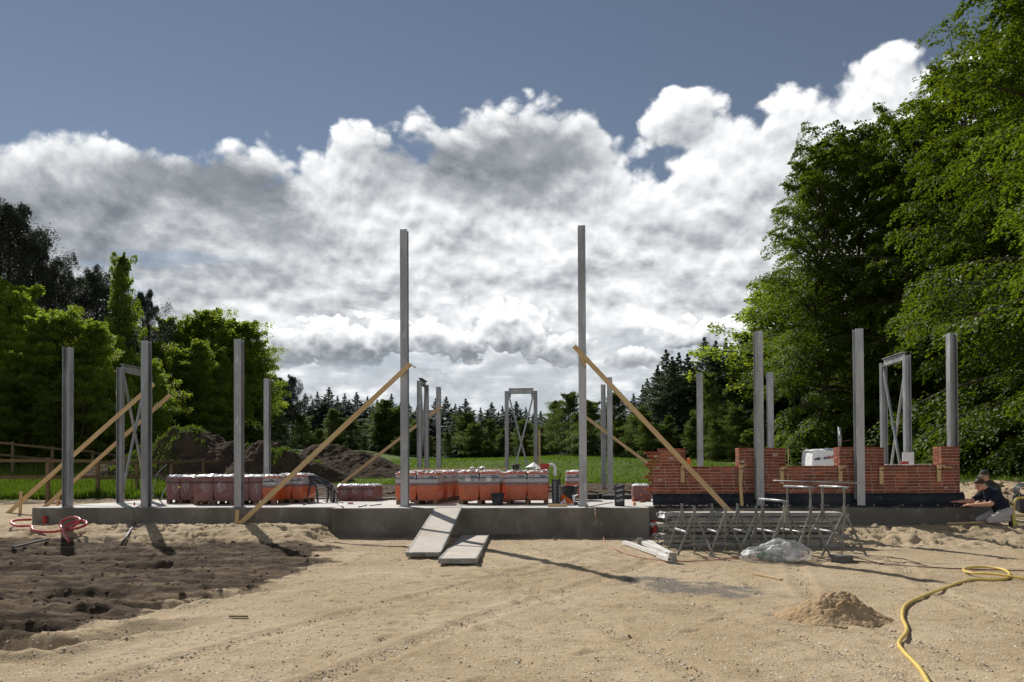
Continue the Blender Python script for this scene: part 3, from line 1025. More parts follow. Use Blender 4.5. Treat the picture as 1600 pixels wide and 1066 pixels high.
ga = at(188, 690, 18.4)
portal((ga.x, 18.4), (ga.x, 19.7), at(200, 568, 18.4).z - SLAB, 'cross-braced frame behind the post left of the red pallets')
gb = at(1418, 690, 18.5)
portal((gb.x, 18.5), (gb.x, 19.8), at(1413, 549, 18.5).z - SLAB, 'cross-braced frame seen over the brick wall beside a white board')
ra, rb_ = at(792, 690, 27.4), at(837, 690, 27.4)
portal((ra.x, 27.4), (rb_.x, 27.4), at(815, 607, 27.4).z - 0.6, 'cross-braced frame facing front, seen above the orange brick pallets', 0.6)
sa = at(655.5, 690, 24.1)
portal((sa.x, 24.1), (sa.x + 0.02, 25.3), at(660, 590, 24.1).z - 0.6, 'narrow frame seen end-on beside the tall post by the ramp', 0.6)


# ------------------------------------------------------------------ timber braces
def timber(a, b, label, w=0.098, t=0.045, name='timber_brace', up=(0, 1, 0)):
    a, b = Vector(a), Vector(b)
    d = (b - a)
    mb = MB()
    mb.beam((0, 0, 0), (d.length, 0, 0), t, w)
    o = mb.build(name, 'timber', bevel=0.002)
    x = d.normalized()
    y = Vector(up).cross(x).normalized() if False else Vector(up) - x * x.dot(Vector(up))
    y.normalize()
    z = x.cross(y)
    o.matrix_world = Matrix(((x.x, y.x, z.x, a.x), (x.y, y.y, z.y, a.y), (x.z, y.z, z.z, a.z), (0, 0, 0, 1)))
    tag(o, label, 'timber')
    return o


timber(at(364, 829, 15.52), at(641, 569, 15.90), 'long timber brace from a stake by the slab to the tall ramp post')
timber(at(897, 541, 15.90), at(1152, 812, 15.25), 'long timber brace crossing in front of the toothed end of the brick wall')
timber(at(8, 806, 18.25), at(240, 600, 18.25), 'timber brace running up across the frame post with a strap round it')
timber(at(66, 796, 19.85), at(266, 617, 19.85), 'lower timber brace of the pair by the fence, its end free past the post')
timber(at(528, 760, 25.4), at(690, 635, 26.7), 'thin timber brace rising over the dark soil heap to a far post', 0.10)
timber(at(914, 651, 25.6), at(1016, 727, 24.6), 'thin timber brace sloping down behind the toothed end of the brick wall', 0.10)
timber(at(842.5, 672, 27.2), at(843.5, 748, 27.2), 'upright batten beside the front-facing frame over the orange pallets', 0.07, up=(0, 1, 0))
for px, y0, y1, Y, lb in ((371, 797, 833, 15.46, 'short timber stake before the slab holding the foot of a brace'),
                          (33, 768, 808, 18.1, 'timber stake holding the foot of the brace by the fence'),
                          (92, 770, 792, 19.9, 'reddish stake just behind the slab corner post')):
    timber(at(px, y0, Y), at(px - 2, y1 + 6, Y), lb, 0.075, 0.03, 'stake')
# nails / steel straps that stick out of the braces
timber(at(636, 566, 15.88), at(650, 575, 15.86), 'short offcut nailed across the top of a brace on the tall post', 0.03, 0.03, 'offcut')
timber(at(902, 545, 15.86), at(915, 572, 15.86), 'short block clamping the timber brace to the right tall post', 0.05, 0.04, 'offcut')

# ------------------------------------------------------------------ brick wall
WY = 16.14                          # front face of the outer leaf
z_base = at(1250, 770.5, WY).z
z_sill = at(1250, 727.3, WY).z
CM = (z_sill - z_base) / 9          # height of one course
BM = (at(1268.05, 745, WY).x - at(1250, 745, WY).x)   # length of one stretcher with its joint
JT = 0.011
BD = 0.108
wall = empty('brick_wall', (at(1250, 770, WY).x, WY, z_base))
tag(wall, 'unfinished low red brick wall with four raised piers and a toothed end', 'wall')
unit = MB().box((0, 0, 0), (BM - JT, BD, CM - JT)).mesh('brick', 'brick', bevel=0.003)
head = MB().box((0, 0, 0), (BD, BM - JT, CM - JT)).mesh('brick', 'brick', bevel=0.003)
BR = []                             # (priority, mesh, location, x scale)
rb = random.Random(5)


def course(k, x0, x1, phase, y=WY, pri=1.0):
    x = x0
    first = True
    z = z_base + k * CM
    while x < x1 - 0.03:
        L = BM
        if first and phase:
            L = BM * phase
        first = False
        e = min(x + L, x1)
        if x1 - e < 0.05:
            e = x1
        ln = e - x - JT
        BR.append((pri * ln, unit, (x + rb.uniform(-.002, .002), y + rb.uniform(-.005, .004), z + rb.uniform(-.0015, .0015)), ln / (BM - JT)))
        x = e


def wx(px, py=745, Y=WY):
    return at(px, py, Y).x


teeth = [1017, 1010.5, 1013.5, 1017.5, 1013.5, 1006.5, 1013, 1016.5, 1012.5, 1008, 1013, 1016.5, 1012.5, 1008, 1029]
xe = wx(1500.5)
teeth = [1014, 1008, 1014, 1018, 1013, 1006.5, 1012.5, 1016.5, 1013, 1008, 1012.5, 1016.5, 1012.5, 1008, 1029]
for k in range(9):
    course(k, wx(teeth[k]), xe, (0.5, 1.0, 0.5, 0.25)[k % 4])
piers = [(None, 1063.5), (1155, 1217), (1312, 1372), (1471, 1500.5)]
for i, (a, b) in enumerate(piers):
    for k in range(9, 15):
        x0 = wx(teeth[k]) if a is None else wx(a)
        course(k, x0, wx(b), 0.5 if k % 2 else 1.0, pri=1.2)
        if a is not None:           # the sunlit reveal runs back from the outer leaf
            BR.append((0.3, head, (x0 + rb.uniform(-.002, .002), WY + BD + JT, z_base + k * CM), 1.0))
# inner leaf showing past the piers
for px0, px1 in ((1064, 1072), (1219, 1228.5), (1374, 1382.5)):
    for k in range(9, 15):
        course(k, wx(px0, 745, WY + 0.33) - 0.12, wx(px1, 745, WY + 0.33), 0, WY + 0.33, 0.9)
for px, k in ((1077, 9), (1077, 10), (1076, 11), (1010, -1), (1015, -2), (1008, -3)):
    BR.append((0.2, unit, (wx(px) - 0.11, WY + (0.22 if k > 0 else 0.02), z_base + k * CM), 0.5))
BR.sort(key=lambda q: -q[0])
for pri, me, loc, sx in BR[:300]:
    o = link(bpy.data.objects.new('brick', me), wall)
    o.location = Vector(loc) - wall.location
    o.scale = (sx, 1, 1)
rest = MB()
for pri, me, loc, sx in BR[300:]:
    vs_ = [(loc[0] + v.co.x * sx, loc[1] + v.co.y, loc[2] + v.co.z) for v in me.vertices]
    rest.add(vs_, [tuple(p.vertices) for p in me.polygons])
if rest.v:
    o = sub(rest.build('brickwork', 'brick'), wall)
    o['kind'] = 'stuff'
mb = MB()
mb.box((wx(1019), WY + 0.008, z_base - 0.01), (xe - 0.008, WY + BD - 0.008, z_sill - JT - 0.002))
for a, b in piers:
    x0 = wx(1030) if a is None else wx(a) + 0.008
    mb.box((x0, WY + 0.009, z_sill - JT), (wx(b) - 0.008, WY + BD - 0.009, z_sill + 6 * CM - JT - 0.003))
    if a is not None:
        mb.box((x0 + 0.001, WY + BD - 0.008, z_sill - JT), (x0 + BD - 0.016, WY + BD + BM - 0.012, z_sill + 6 * CM - JT - 0.004))
for px0, px1 in ((1064, 1072), (1219, 1228.5), (1374, 1382.5)):
    mb.box((wx(px0, 745, WY + .33) - 0.11, WY + 0.338, z_sill - JT), (wx(px1, 745, WY + .33) - 0.008, WY + 0.33 + BD - 0.009, z_sill + 6 * CM - JT - 0.003))
# the inner leaf below the sills
mb.box((wx(1040), WY + 0.34, SLAB + 0.003), (xe - 0.02, WY + 0.43, z_sill - 0.06))
sub(mb.build('mortar', 'mortar'), wall)
# mortar smears on the face
sm = random.Random(8)
mb = MB()
for px, py in ((1025, 713), (1027, 731), (1030, 750), (1050, 716), (1211, 711), (1160, 721), (1478, 762)):
    c = at(px, py, WY - 0.004)
    n = 9
    rad = [sm.uniform(0.02, 0.06) for _ in range(n)]
    ring = [(c.x + 1.4 * rad[j] * math.cos(6.283 * j / n), WY - 0.002, c.z + 0.55 * rad[j] * math.sin(6.283 * j / n)) for j in range(n)]
    mb.add([(c.x, WY - 0.011, c.z)] + ring, [(0, 1 + j, 1 + (j + 1) % n) for j in range(n)])
sub(mb.build('mortar_smear', 'mortar'), wall)

# bitumen sheet that hangs from the foot of the wall on to the slab edge
mb = MB()
n = 60
xa, xb = wx(1019), wx(1506)
rm = random.Random(4)
prof = [(WY + 0.03, z_base + 0.004), (WY - 0.012, z_base - 0.012), (WY - 0.055, (z_base + SLAB) / 2 + 0.02), (WY - 0.10, SLAB + 0.035), (W_Y + 0.06, SLAB + 0.012), (W_Y - 0.012, SLAB + 0.006), (W_Y - 0.018, SLAB - 0.03)]
vs_, fs = [], []
for i in range(n + 1):
    x = xa + (xb - xa) * i / n
    w = 0.012 * math.sin(i * 0.7) + rm.uniform(-0.008, 0.008)
    for j, (y, z) in enumerate(prof):
        kk = (0, 0.3, 1, 1, 0.4, 0, 0)[j]
        dz = 0
        if j == 6:
            dz = rm.uniform(-0.012, 0.012)
        vs_.append((x, y - w * kk, z + 0.3 * w * kk + dz))
m_ = len(prof)
for i in range(n):
    for j in range(m_ - 1):
        fs.append((i * m_ + j, (i + 1) * m_ + j, (i + 1) * m_ + j + 1, i * m_ + j + 1))
mb.add(vs_, fs)
o = mb.build('membrane_sheet', 'membrane', smooth=True)
tag(o, 'black bitumen sheet hanging from the foot of the brick wall over the slab edge', 'membrane')
# crumbs of mortar along the slab edge
mb = MB()
for i in range(90):
    x = rm.uniform(wx(1020), wx(1110)) if i < 60 else rm.uniform(xa, xb)
    s = rm.uniform(0.008, 0.03)
    y = W_Y + rm.uniform(-0.01, 0.10)
    mb.add([(x + s, y, SLAB + .01), (x - s, y - s * .6, SLAB + .01), (x - s * .5, y + s, SLAB + .01), (x, y, SLAB + .01 + s)], [(0, 1, 3), (1, 2, 3), (2, 0, 3), (0, 2, 1)])
o = mb.build('mortar_crumbs', 'mortar')
o['kind'] = 'stuff'
tag(o, 'crumbs of pale mortar dropped along the slab edge under the brick wall', 'mortar')


def clamp(px, py0, py1, label, lean=0.0, cross=True, dy=0.0, wpx=6.0):
    """boards wedged against the pier to hold the mason's line"""
    Y = WY - 0.03 - dy
    a = at(px, py0, Y)
    e = empty('line_clamp', (a.x, Y, a.z))
    tag(e, label, 'clamp', 'timber clamps on the brick wall')
    d = at(px + lean, py1, Y) - a
    w = (at(px + wpx, py0, Y) - a).x
    MB().beam((0, 0, 0.0), (d.x, 0, d.z), w, 0.025, (0, 1, 0)).build('upright', 'timber', e)
    MB().box((w * 0.55, 0.0, -0.035), (w * 0.55 + 0.02, 0.24, 0.0)).build('wedge', 'timber', e)
    if cross:
        MB().box((-w * 0.3, -0.02, -0.004), (w * 1.5, 0.035, 0.024)).build('crosspiece', 'timber', e)
    MB().beam((w * .1, -0.02, -0.06), (w * .1, 0.05, -0.085), 0.05, 0.02).build('clamp_jaw', 'ink_black', e)
    return e


clamp(1066.5, 729, 754, 'timber clamp on the wall behind the long brace, by the toothed end')
clamp(1158, 728, 757, 'timber clamp with a longer strut below it on the brick wall', -1.5)
timber(at(1156.5, 754, WY - 0.055), at(1160.5, 806, W_Y - 0.02), 'square timber strut standing against the wall under a clamp', 0.06, 0.05, 'strut')
clamp(1221, 731, 757, 'timber clamp on the wall left of the white wrapped pallet', 1)
timber(at(1232, 701, WY + 0.15), at(1231, 752, WY - 0.04), 'thin brown stick leaning against the brick wall', 0.018, 0.014, 'stick')
clamp(1313, 730, 754, 'timber clamp on the wall below the pier by the wrapped pallet', 0)
clamp(1377, 730, 757, 'dark shaded timber clamp on the wall below the cross-braced frame', 0, False)
clamp(1467, 729, 753, 'timber clamp on the wall nearest the kneeling workers', 0)
e = MB().box((0, 0, 0), (0.16, 0.06, 0.03)).build('offcut', 'timber')
e.location = at(1475, 731.5, WY - 0.062)
tag(e, 'pale offcut of wood stuck on the face of the last brick pier', 'offcut')
# orange lump and white board on the wall
mb = MB()
c = at(1076, 722, WY + 0.12)
mb.lathe([(0.0, -0.10), (0.045, -0.09), (0.055, 0.0), (0.03, 0.06), (0.0, 0.075)], 7, closed=False)
o = mb.build('trowel_holder', 'orange_plastic', smooth=False, loc=(c.x, c.y, c.z + 0.02))
tag(o, 'small orange plastic lump on the brick wall by the long brace', 'plastic')
c = at(1419, 721, 17.2)
o = MB().box((-0.125, -0.012, -0.14), (0.125, 0.012, 0.15)).build('white_board', 'white_board', bevel=0.003, loc=(c.x, c.y, z_sill + 0.14))
tag(o, 'small white board standing on the brick wall under the cross-braced frame', 'board')
c = at(1420, 726, WY + 0.12)
o = MB().box((-0.5, -0.05, 0.0), (0.42, 0.06, 0.012)).build('white_strip', 'white_profile', loc=(c.x, WY + 0.06, z_sill + 0.003))
tag(o, 'white slat lying along the top of the brick wall below the white board', 'slat')
o = MB().box((-0.07, -0.04, 0), (0.07, 0.04, 0.055)).build('red_box', 'red_plastic', loc=(at(1415, 724, WY).x, WY + 0.05, z_sill + 0.016), bevel=0.004)
tag(o, 'little red box lying on the white slat on the wall', 'box')


# ------------------------------------------------------------------ pallets of bricks
def crumple(w, d, h, seed, n=12, m=9, skirt=0.05):
    """sheet of film gathered on top of a pack"""
    g = np.random.default_rng(seed)
    xs = np.linspace(-w / 2, w / 2, n)
    ys = np.linspace(-d / 2, d / 2, m)
    vs_, fs = [], []
    for j, y in enumerate(ys):
        for i, x in enumerate(xs):
            edge = i in (0, n - 1) or j in (0, m - 1)
            z = h * (0.15 + 0.85 * g.random() ** 2.2) if not edge else -skirt * g.random()
            vs_.append((x + (0 if edge else g.uniform(-.03, .03)), y, z))
    for j in range(m - 1):
        for i in range(n - 1):
            a = j * n + i
            fs += [(a, a + 1, a + n + 1), (a, a + n + 1, a + n)]
    return vs_, fs


def pallet_base(w, d, h=0.11):
    mb = MB()
    for x in (-w / 2 + 0.05, 0.0, w / 2 - 0.05):
        mb.box((x - 0.05, -d / 2, 0), (x + 0.05, d / 2, 0.018))
        for y in (-d / 2 + 0.06, 0, d / 2 - 0.06):
            mb.box((x - 0.048, y - 0.058, 0.0185), (x + 0.048, y + 0.058, h - 0.0225))
    for i in range(6):
        y = -d / 2 + 0.05 + (d - 0.1) * i / 5
        mb.box((-w / 2, y - 0.045, h - 0.022), (w / 2, y + 0.045, h))
    return mb


def pack_box(w, d, h, seed, mats, bulge=0.02, nz=7):
    """a wrapped pack: slightly barrel shaped with pinched foot; mats = [(upper limit 0..1, index)]"""
    g = np.random.default_rng(seed)
    nx, ny = 5, 5
    ring = []
    for i in range(nx):
        ring.append((-1 + 2 * i / nx, -1))
    for i in range(ny):
        ring.append((1, -1 + 2 * i / ny))
    for i in range(nx):
        ring.append((1 - 2 * i / nx, 1))
    for i in range(ny):
        ring.append((-1, 1 - 2 * i / ny))
    lv = sorted(set([k / nz for k in range(nz + 1)] + [a for a, _ in mats]))
    vs_, fs, mi = [], [], []
    n = len(ring)
    for t in lv:
        s = 1 - 0.05 * (1 - t) ** 6 - 0.03 * t ** 8
        b = bulge * math.sin(math.pi * min(max(t, 0), 1))
        for (u, v) in ring:
            q = 1.0
            if abs(u) > 0.99 and abs(v) > 0.99:
                q = 0.972
            jx, jy = g.uniform(-.006, .006, 2)
            vs_.append(((w / 2 * s + b) * u * q + jx, (d / 2 * s + b) * v * q + jy, h * t))
    for k in range(len(lv) - 1):
        tm = (lv[k] + lv[k + 1]) / 2
        idx = next(ix for a, ix in mats if tm <= a)
        for j in range(n):
            fs.append((k * n + j, k * n + (j + 1) % n, (k + 1) * n + (j + 1) % n, (k + 1) * n + j))
            mi.append(idx)
    fs += [tuple(range(n - 1, -1, -1)), tuple((len(lv) - 1) * n + j for j in range(n))]
    mi += [mats[0][1], mats[-1][1]]
    mb = MB()
    mb.v, mb.f, mb.mi = vs_, fs, mi
    return mb


PACK_MATS = ['orange_pack', 'brown_band', 'label_grey', 'red_pack', 'white_film', 'wrap_film']
ORANGE = [(0.50, 0), (0.62, 1), (0.90, 2), (1.0, 0)]
RED = [(0.97, 3), (1.0, 4)]


def print_marks(parent, w, d, h, seed, rich):
    """lettering on the pale band of a wrapped pack"""
    g = random.Random(seed)
    mb = MB()
    y = -d / 2 - 0.027
    z = h * 0.835
    mb.box((-w * .40, y - .002, z - .003), (-w * .12, y, z + .006), 1)
    x = w * .08
    while x < w * .40:
        ww = g.uniform(.012, .022)
        mb.box((x, y - .002, z - .018), (x + ww, y, z + g.choice((.012, .018, .012))), 0)
        x += ww + .006
    if rich:
        for r in range(4):
            zz = h * (0.76 - 0.035 * r)
            mb.box((-w * .42, y - .002, zz), (-w * .42 + w * g.uniform(.12, .2), y, zz + .006), 2)
            mb.box((w * .14, y - .002, zz), (w * .14 + w * g.uniform(.08, .2), y, zz + .007), 0)
        mb.box((-w * .16, y - .003, h * .645), (w * .10, y, h * .77), 3)
    o = mb.build('printed_lettering', ['ink_blue', 'ink_red', 'ink_grey', 'white_profile'], parent)
    o['kind'] = 'stuff'
    return o


def brick_pallet(px0, px1, Y, h, label, kinds, d=0.95, group=None, base=0.11, text=False, seed=1, z0=SLAB, rich=False, rz=0.0, top=0.05):
    a, b = at(px0, 770, Y), at(px1, 770, Y)
    w = b.x - a.x
    e = empty('brick_pallet', ((a.x + b.x) / 2, Y + d / 2, z0), rz)
    tag(e, label, 'pallet', group)
    if base:
        pallet_base(w * 0.97, d * 0.97, base).build('wooden_pallet', 'pallet_wood', e)
    k = len(kinds)
    pw = w / k
    for i, kd in enumerate(kinds):
        x = -w / 2 + pw * (i + 0.5)
        p = pack_box(pw - (0.03 if kd == 'o' else 0.012), d, h, seed * 10 + i, ORANGE if kd == 'o' else RED, 0.02 if kd == 'o' else 0.006).build('wrapped_pack', PACK_MATS, e, smooth=False)
        p.location = (x, 0, base)
        vs_, fs = crumple(pw, d * 1.02, top, seed * 31 + i)
        t = MB().add(vs_, fs).build('film_top', 'white_film', p)
        t.location = (0, 0, h + 0.004)
        mb = MB()
        q = 0.024
        zz = h * (0.77 if kd == 'o' else 0.74)
        mb.box((-pw / 2 + .008, -d / 2 - q, zz - .010), (pw / 2 - .008, -d / 2 - q + .003, zz + .010))
        mb.box((pw / 2 - .009, -d / 2 - q + .0031, zz - .007), (pw / 2 - .006, d / 2, zz + .007))
        mb.build('strap', 'ink_black', p)
        if kd == 'o':
            print_marks(p, pw - 0.03, d, h, seed * 7 + i, rich)
            f = MB().box((-pw / 2 + .018, -d / 2 - .034, h * .03), (pw / 2 - .018, -d / 2 - .033, h * .96)).build('clear_film', 'wrap_film', p)
        else:
            # torn patches where the film hangs loose
            mb = MB()
            g = random.Random(seed * 5 + i)
            cx, cz = g.uniform(-.06, .08), h * g.uniform(.5, .62)
            ring = [(cx + g.uniform(.7, 1.1) * pw * .26 * math.cos(t_), -d / 2 - .016, cz + g.uniform(.7, 1.1) * h * .28 * math.sin(t_)) for t_ in [j * .5236 for j in range(12)]]
            mb.add(ring, [tuple(range(12))])
            mb.build('film_patch', 'patch_film', p)
    return e


RG = 'dark red wrapped brick pallets'
OG = 'orange wrapped brick pallets'
brick_pallet(259, 303, 18.0, 0.57, 'dark red brick pallet at the far end, where the bent black cable points', 'rr', group=RG, seed=3)
brick_pallet(301, 365, 17.05, 0.58, 'dark red brick pallet with film patches, just left of the front post', 'rr', group=RG, seed=4)
brick_pallet(367, 431, 17.25, 0.57, 'brick pallet behind the front post with one orange pack at its end', 'rro', group=RG, seed=5)
brick_pallet(436, 473, 17.9, 0.60, 'narrow orange and white brick pallet beside the black conduits', 'oo', group=OG, seed=6)
brick_pallet(527, 585, 19.3, 0.40, 'low single dark red brick stack beside the black conduits', 'rrr', base=0.02, seed=7, top=0.04)
brick_pallet(617.5, 684, 17.1, 0.64, 'orange brick pallet behind the tall post by the ramp', 'oo', group=OG, seed=8)
brick_pallet(640, 700, 18.35, 0.66, 'orange brick pallet in the second row, behind the one by the tall post', 'oo', group=OG, seed=9)
brick_pallet(659, 713, 19.5, 0.67, 'orange brick pallet in the back row of the three beside the tall post', 'oo', group=OG, seed=10)
brick_pallet(716, 781.5, 17.05, 0.66, 'orange brick pallet with printed labels behind the black bucket', 'oo', group=OG, seed=11, rich=True)
brick_pallet(790, 857, 17.05, 0.65, 'orange brick pallet with the white hood and red box on top', 'oo', group=OG, seed=12)
brick_pallet(778, 800, 18.4, 0.62, 'brick pallet half hidden in the gap between the two front orange pallets', 'o', group=OG, seed=13)
brick_pallet(884, 912, 19.2, 0.64, 'orange and white brick pallet behind the large black tub', 'o', group=OG, seed=14)


def lathe_thing(name, prof, loc, mat, label, cat, n=20, smooth=True):
    o = MB().lathe(prof, n).build(name, mat, smooth=smooth, loc=loc)
    tag(o, label, cat)
    return o


# the single rounded dark red drum-like stack by the wall
c = at(1002, 781, 18.9)
e = empty('wrapped_stack', (c.x, 18.9, SLAB))
tag(e, 'dark red film-wrapped brick stack beside the toothed end of the wall', 'pallet')
pack_box(0.44, 0.5, 0.40, 77, RED, 0.015).build('wrapped_pack', PACK_MATS, e)
vs_, fs = crumple(0.45, 0.5, 0.05, 78, 7, 7, 0.03)
MB().add(vs_, fs).build('film_top', 'white_film', e).location = (0, 0, 0.403)

# plank across the pallets and the things on top
TOPZ = SLAB + 0.11 + 0.64
p0, p1 = at(642, 738, 17.3), at(790, 738, 17.3)
o = MB().box((0, 0, 0), (p1.x - p0.x, 0.14, 0.035)).build('plank', 'timber', loc=(p0.x, 17.25, TOPZ + 0.055))
tag(o, 'long plank lying across the tops of the orange brick pallets', 'plank')


def bucket(name, r0, r1, h, mat, loc, label, cat='bucket', rim=0.012, handles=False):
    e = empty(name, loc)
    tag(e, label, cat)
    prof = [(r0, 0.0), (r0 + (r1 - r0) * .5, h * .5), (r1, h), (r1 + rim, h), (r1 + rim, h - .03), (r1 + rim * .2, h - .03)]
    inner = [(r1 - .008, h - .001), (r0 - .006, 0.012), (0.001, 0.012)]
    mb = MB()
    mb.lathe(prof, 24, closed=False)
    mb.lathe([(r0, 0.0), (0.001, 0.0)], 24, closed=False)
    mb.lathe([(r1 + .001, h)] + inner, 24, closed=False)
    mb.build('shell', mat, e, smooth=True)
    if handles:
        for s in (-1, 1):
            pts = [(s * (r1 + .005), -.07, h - .04), (s * (r1 + .04), -.05, h - .06), (s * (r1 + .045), .05, h - .06), (s * (r1 + .005), .07, h - .04)]
            MB().tube(smooth_path(pts, 4), .008, 6).build('handle', mat, e, smooth=True)
    else:
        pts = [(r1 * math.cos(t), -r1 * .35 * math.sin(t) - .01, h - .02 - .10 * math.sin(t)) for t in [math.pi * i / 10 for i in range(11)]]
        MB().tube(pts, .003, 5).build('handle', 'galvanised_dull', e)
    return e


c = at(777.5, 789, 16.75)
bucket('bucket', 0.115, 0.155, 0.27, 'tub_plastic', (c.x, 16.75, SLAB), 'black mortar bucket standing before the orange brick pallets')
mb = MB()
mb.lathe([(0.145, 0.235), (0.09, 0.262), (0.0005, 0.258)], 12, closed=False)
q = mb.build('bucket_filling', 'red_pack', loc=(c.x, 16.75, SLAB))
tag(q, 'reddish rubble filling the black mortar bucket', 'rubble')
c = at(889.5, 776, 18.3)
bucket('mortar_tub', 0.165, 0.225, 0.40, 'black_plastic', (c.x, 18.3, SLAB), 'large black mortar tub behind the right tall post', 'tub', handles=True)
c = at(806, 740, 17.3)
bucket('bucket', 0.085, 0.09, 0.11, 'black_plastic', (c.x, 17.3, TOPZ + 0.06), 'small black pot on top of the orange brick pallet')

# white hood, red box and roll on the pallet
c = at(832, 737, 17.4)
mb = MB()
apex = (0.03, 0.1, 0.15)
base_ = [(-0.17, -0.1, 0.02), (0.0, -0.16, 0.045), (0.17, -0.1, 0.03), (0.19, 0.2, 0.02), (0.0, 0.3, 0.03), (-0.18, 0.2, 0.02)]
mb.add([apex] + base_, [(0, 1 + i, 1 + (i + 1) % 6) for i in range(6)] + [(6, 5, 4, 3, 2, 1)])
o = mb.build('paper_hood', 'white_sheet', loc=(c.x, c.y, TOPZ + 0.08))
tag(o, 'white pointed paper hood on top of the orange pallet', 'sack')
c = at(851, 738, 17.3)
o = MB().box((-.10, -.1, 0), (.10, .12, .13)).build('red_box', 'red_plastic', bevel=.006, loc=(c.x, c.y, TOPZ + .06))
tag(o, 'dark red box on top of the orange pallet beside the white roll', 'box')
c = at(862, 738, 17.35)
o = MB().tube(smooth_path([(-.05, 0, .13), (0.02, 0, .15), (.07, 0, .10), (.08, 0, 0.0), (.075, 0, -.12)], 5), [.035] * 21, 10).build('film_roll', 'white_sheet', smooth=True, loc=(c.x, c.y, TOPZ + .02))
tag(o, 'white drooping roll of film hanging off the orange pallet', 'film')
for i, (px, py, lb) in enumerate(((839, 741, 'crumpled white and red scrap of film before the red box'), (752, 737, 'white scrap of film on the plank over the printed pallet'), (738, 738, 'small white film scrap on the plank left of the larger one'))):
    vs_, fs = crumple(.24 - .05 * i, .2, .06, 90 + i, 6, 5, .0)
    c = at(px, py, 17.25)
    o = MB().add(vs_, fs).build('film_scrap', 'white_film', loc=(c.x, 17.28, TOPZ + (.065 if i == 0 else .095)))
    tag(o, lb, 'film')


# black insulation packs
def black_pack(px0, px1, py0, py1, Y, d, label, lines, strip):
    a, b = at(px0, py1, Y), at(px1, py0, Y)
    w, h = b.x - a.x, b.z - a.z
    e = empty('insulation_pack', (a.x + w / 2, Y, SLAB))
    tag(e, label, 'pack')
    MB().box((-w / 2, 0, 0), (w / 2, d, h)).build('wrapping', 'black_plastic', e, bevel=.012)
    if lines:
        mb = MB()
        g = random.Random(5)
        for k in range(4):
            z = h * (0.12 + 0.23 * k)
            for r, x0, x1 in ((0, -.40, .10), (1, -.30, .30)):
                zz = z + (0.055 - 0.035 * r)
                x = x0 * w
                while x < x1 * w:
                    ww = g.uniform(.012, .022)
                    dz = (x + .4 * w) * 0.32
                    mb.add([(x, -.002, zz + dz), (x + ww, -.002, zz + dz + ww * .32), (x + ww, -.002, zz + dz + ww * .32 + (.012 + .010 * r)), (x, -.002, zz + dz + .012 + .010 * r)], [(0, 1, 2, 3)])
                    x += ww + .006
        mb.build('printed_lettering', 'ink_white', e)['kind'] = 'stuff'
    if strip:
        mb = MB()
        for k in range(7):
            z = h * (.05 + .13 * k)
            mb.box((-w * .30, -.003, z), (-w * .02, -.0005, z + h * .11))
        mb.build('label_strip', 'ink_grey', e)
        mb = MB()
        for k in range(8):
            z = h * (.12 + .085 * k)
            mb.box((w * .30, -.003, z), (w * .42, -.0005, z + h * .035))
        mb.build('printed_lettering', 'ink_white', e)['kind'] = 'stuff'
    return e


black_pack(961, 976, 757, 792, 16.05, 0.16, 'upright black pack with slanting white print on the slab edge', True, False)
black_pack(862.5, 876, 748, 787, 17.0, 0.30, 'upright black pack with a grey strip beside the orange pallet', False, True)
o = MB().tube([(0, 0, 0), (.03, 0, .16)], .012, 6).build('tool_handle', 'black_plastic', loc=at(874, 752, 17.15))
tag(o, 'thin black tool handle rising above the black pack', 'tool')
# rubbish by the black pack
c = at(884, 783, 17.2)
mb = MB()
g = np.random.default_rng(12)
pts_ = [(-.18, 0, 0), (-.15, -.05, .17), (-.05, -.06, .22), (.04, -.05, .15), (.16, -.03, .06), (.2, 0, 0), (0, .18, .1)]
mb.add(pts_, [(0, 5, 4, 3), (0, 3, 2, 1), (1, 2, 6), (2, 3, 6), (3, 4, 6), (4, 5, 6), (0, 1, 6)])
o = mb.build('plastic_sack', 'orange_plastic', loc=(c.x, 17.2, SLAB + .005))
tag(o, 'crumpled bright orange plastic sack beside the large black tub', 'sack')
vs_, fs = crumple(.16, .2, .12, 55, 5, 5, 0)
o = MB().add(vs_, fs).build('plastic_sack', 'white_film', loc=(at(876.5, 780, 17.0).x + .05, 16.95, SLAB + .03))
tag(o, 'crumpled white plastic lying between the black pack and the orange sack', 'sack')
c = at(898, 788, 16.6)
mb = MB()
mb.beam((0, 0, 0.05), (-.03, .02, .22), .07, .02).beam((-.02, 0, .19), (.07, .02, .23), .06, .02).box((-.03, -.05, 0), (.08, .06, .06), 1)
o = mb.build('paper_sack', ['white_sheet', 'ink_blue'], loc=(c.x, 16.6, SLAB + .005))
tag(o, 'torn white paper sack with a dark blue end next to the right tall post', 'sack')
p0 = at(856, 793, 15.9)
p1 = at(886, 793, 15.9)
o = MB().box((0, 0, 0), (p1.x - p0.x, .07, .06)).build('timber_offcut', 'timber', bevel=.003, loc=(p0.x, 15.75, SLAB + .003))
tag(o, 'short square timber lying on the slab edge by the orange pallets', 'timber')
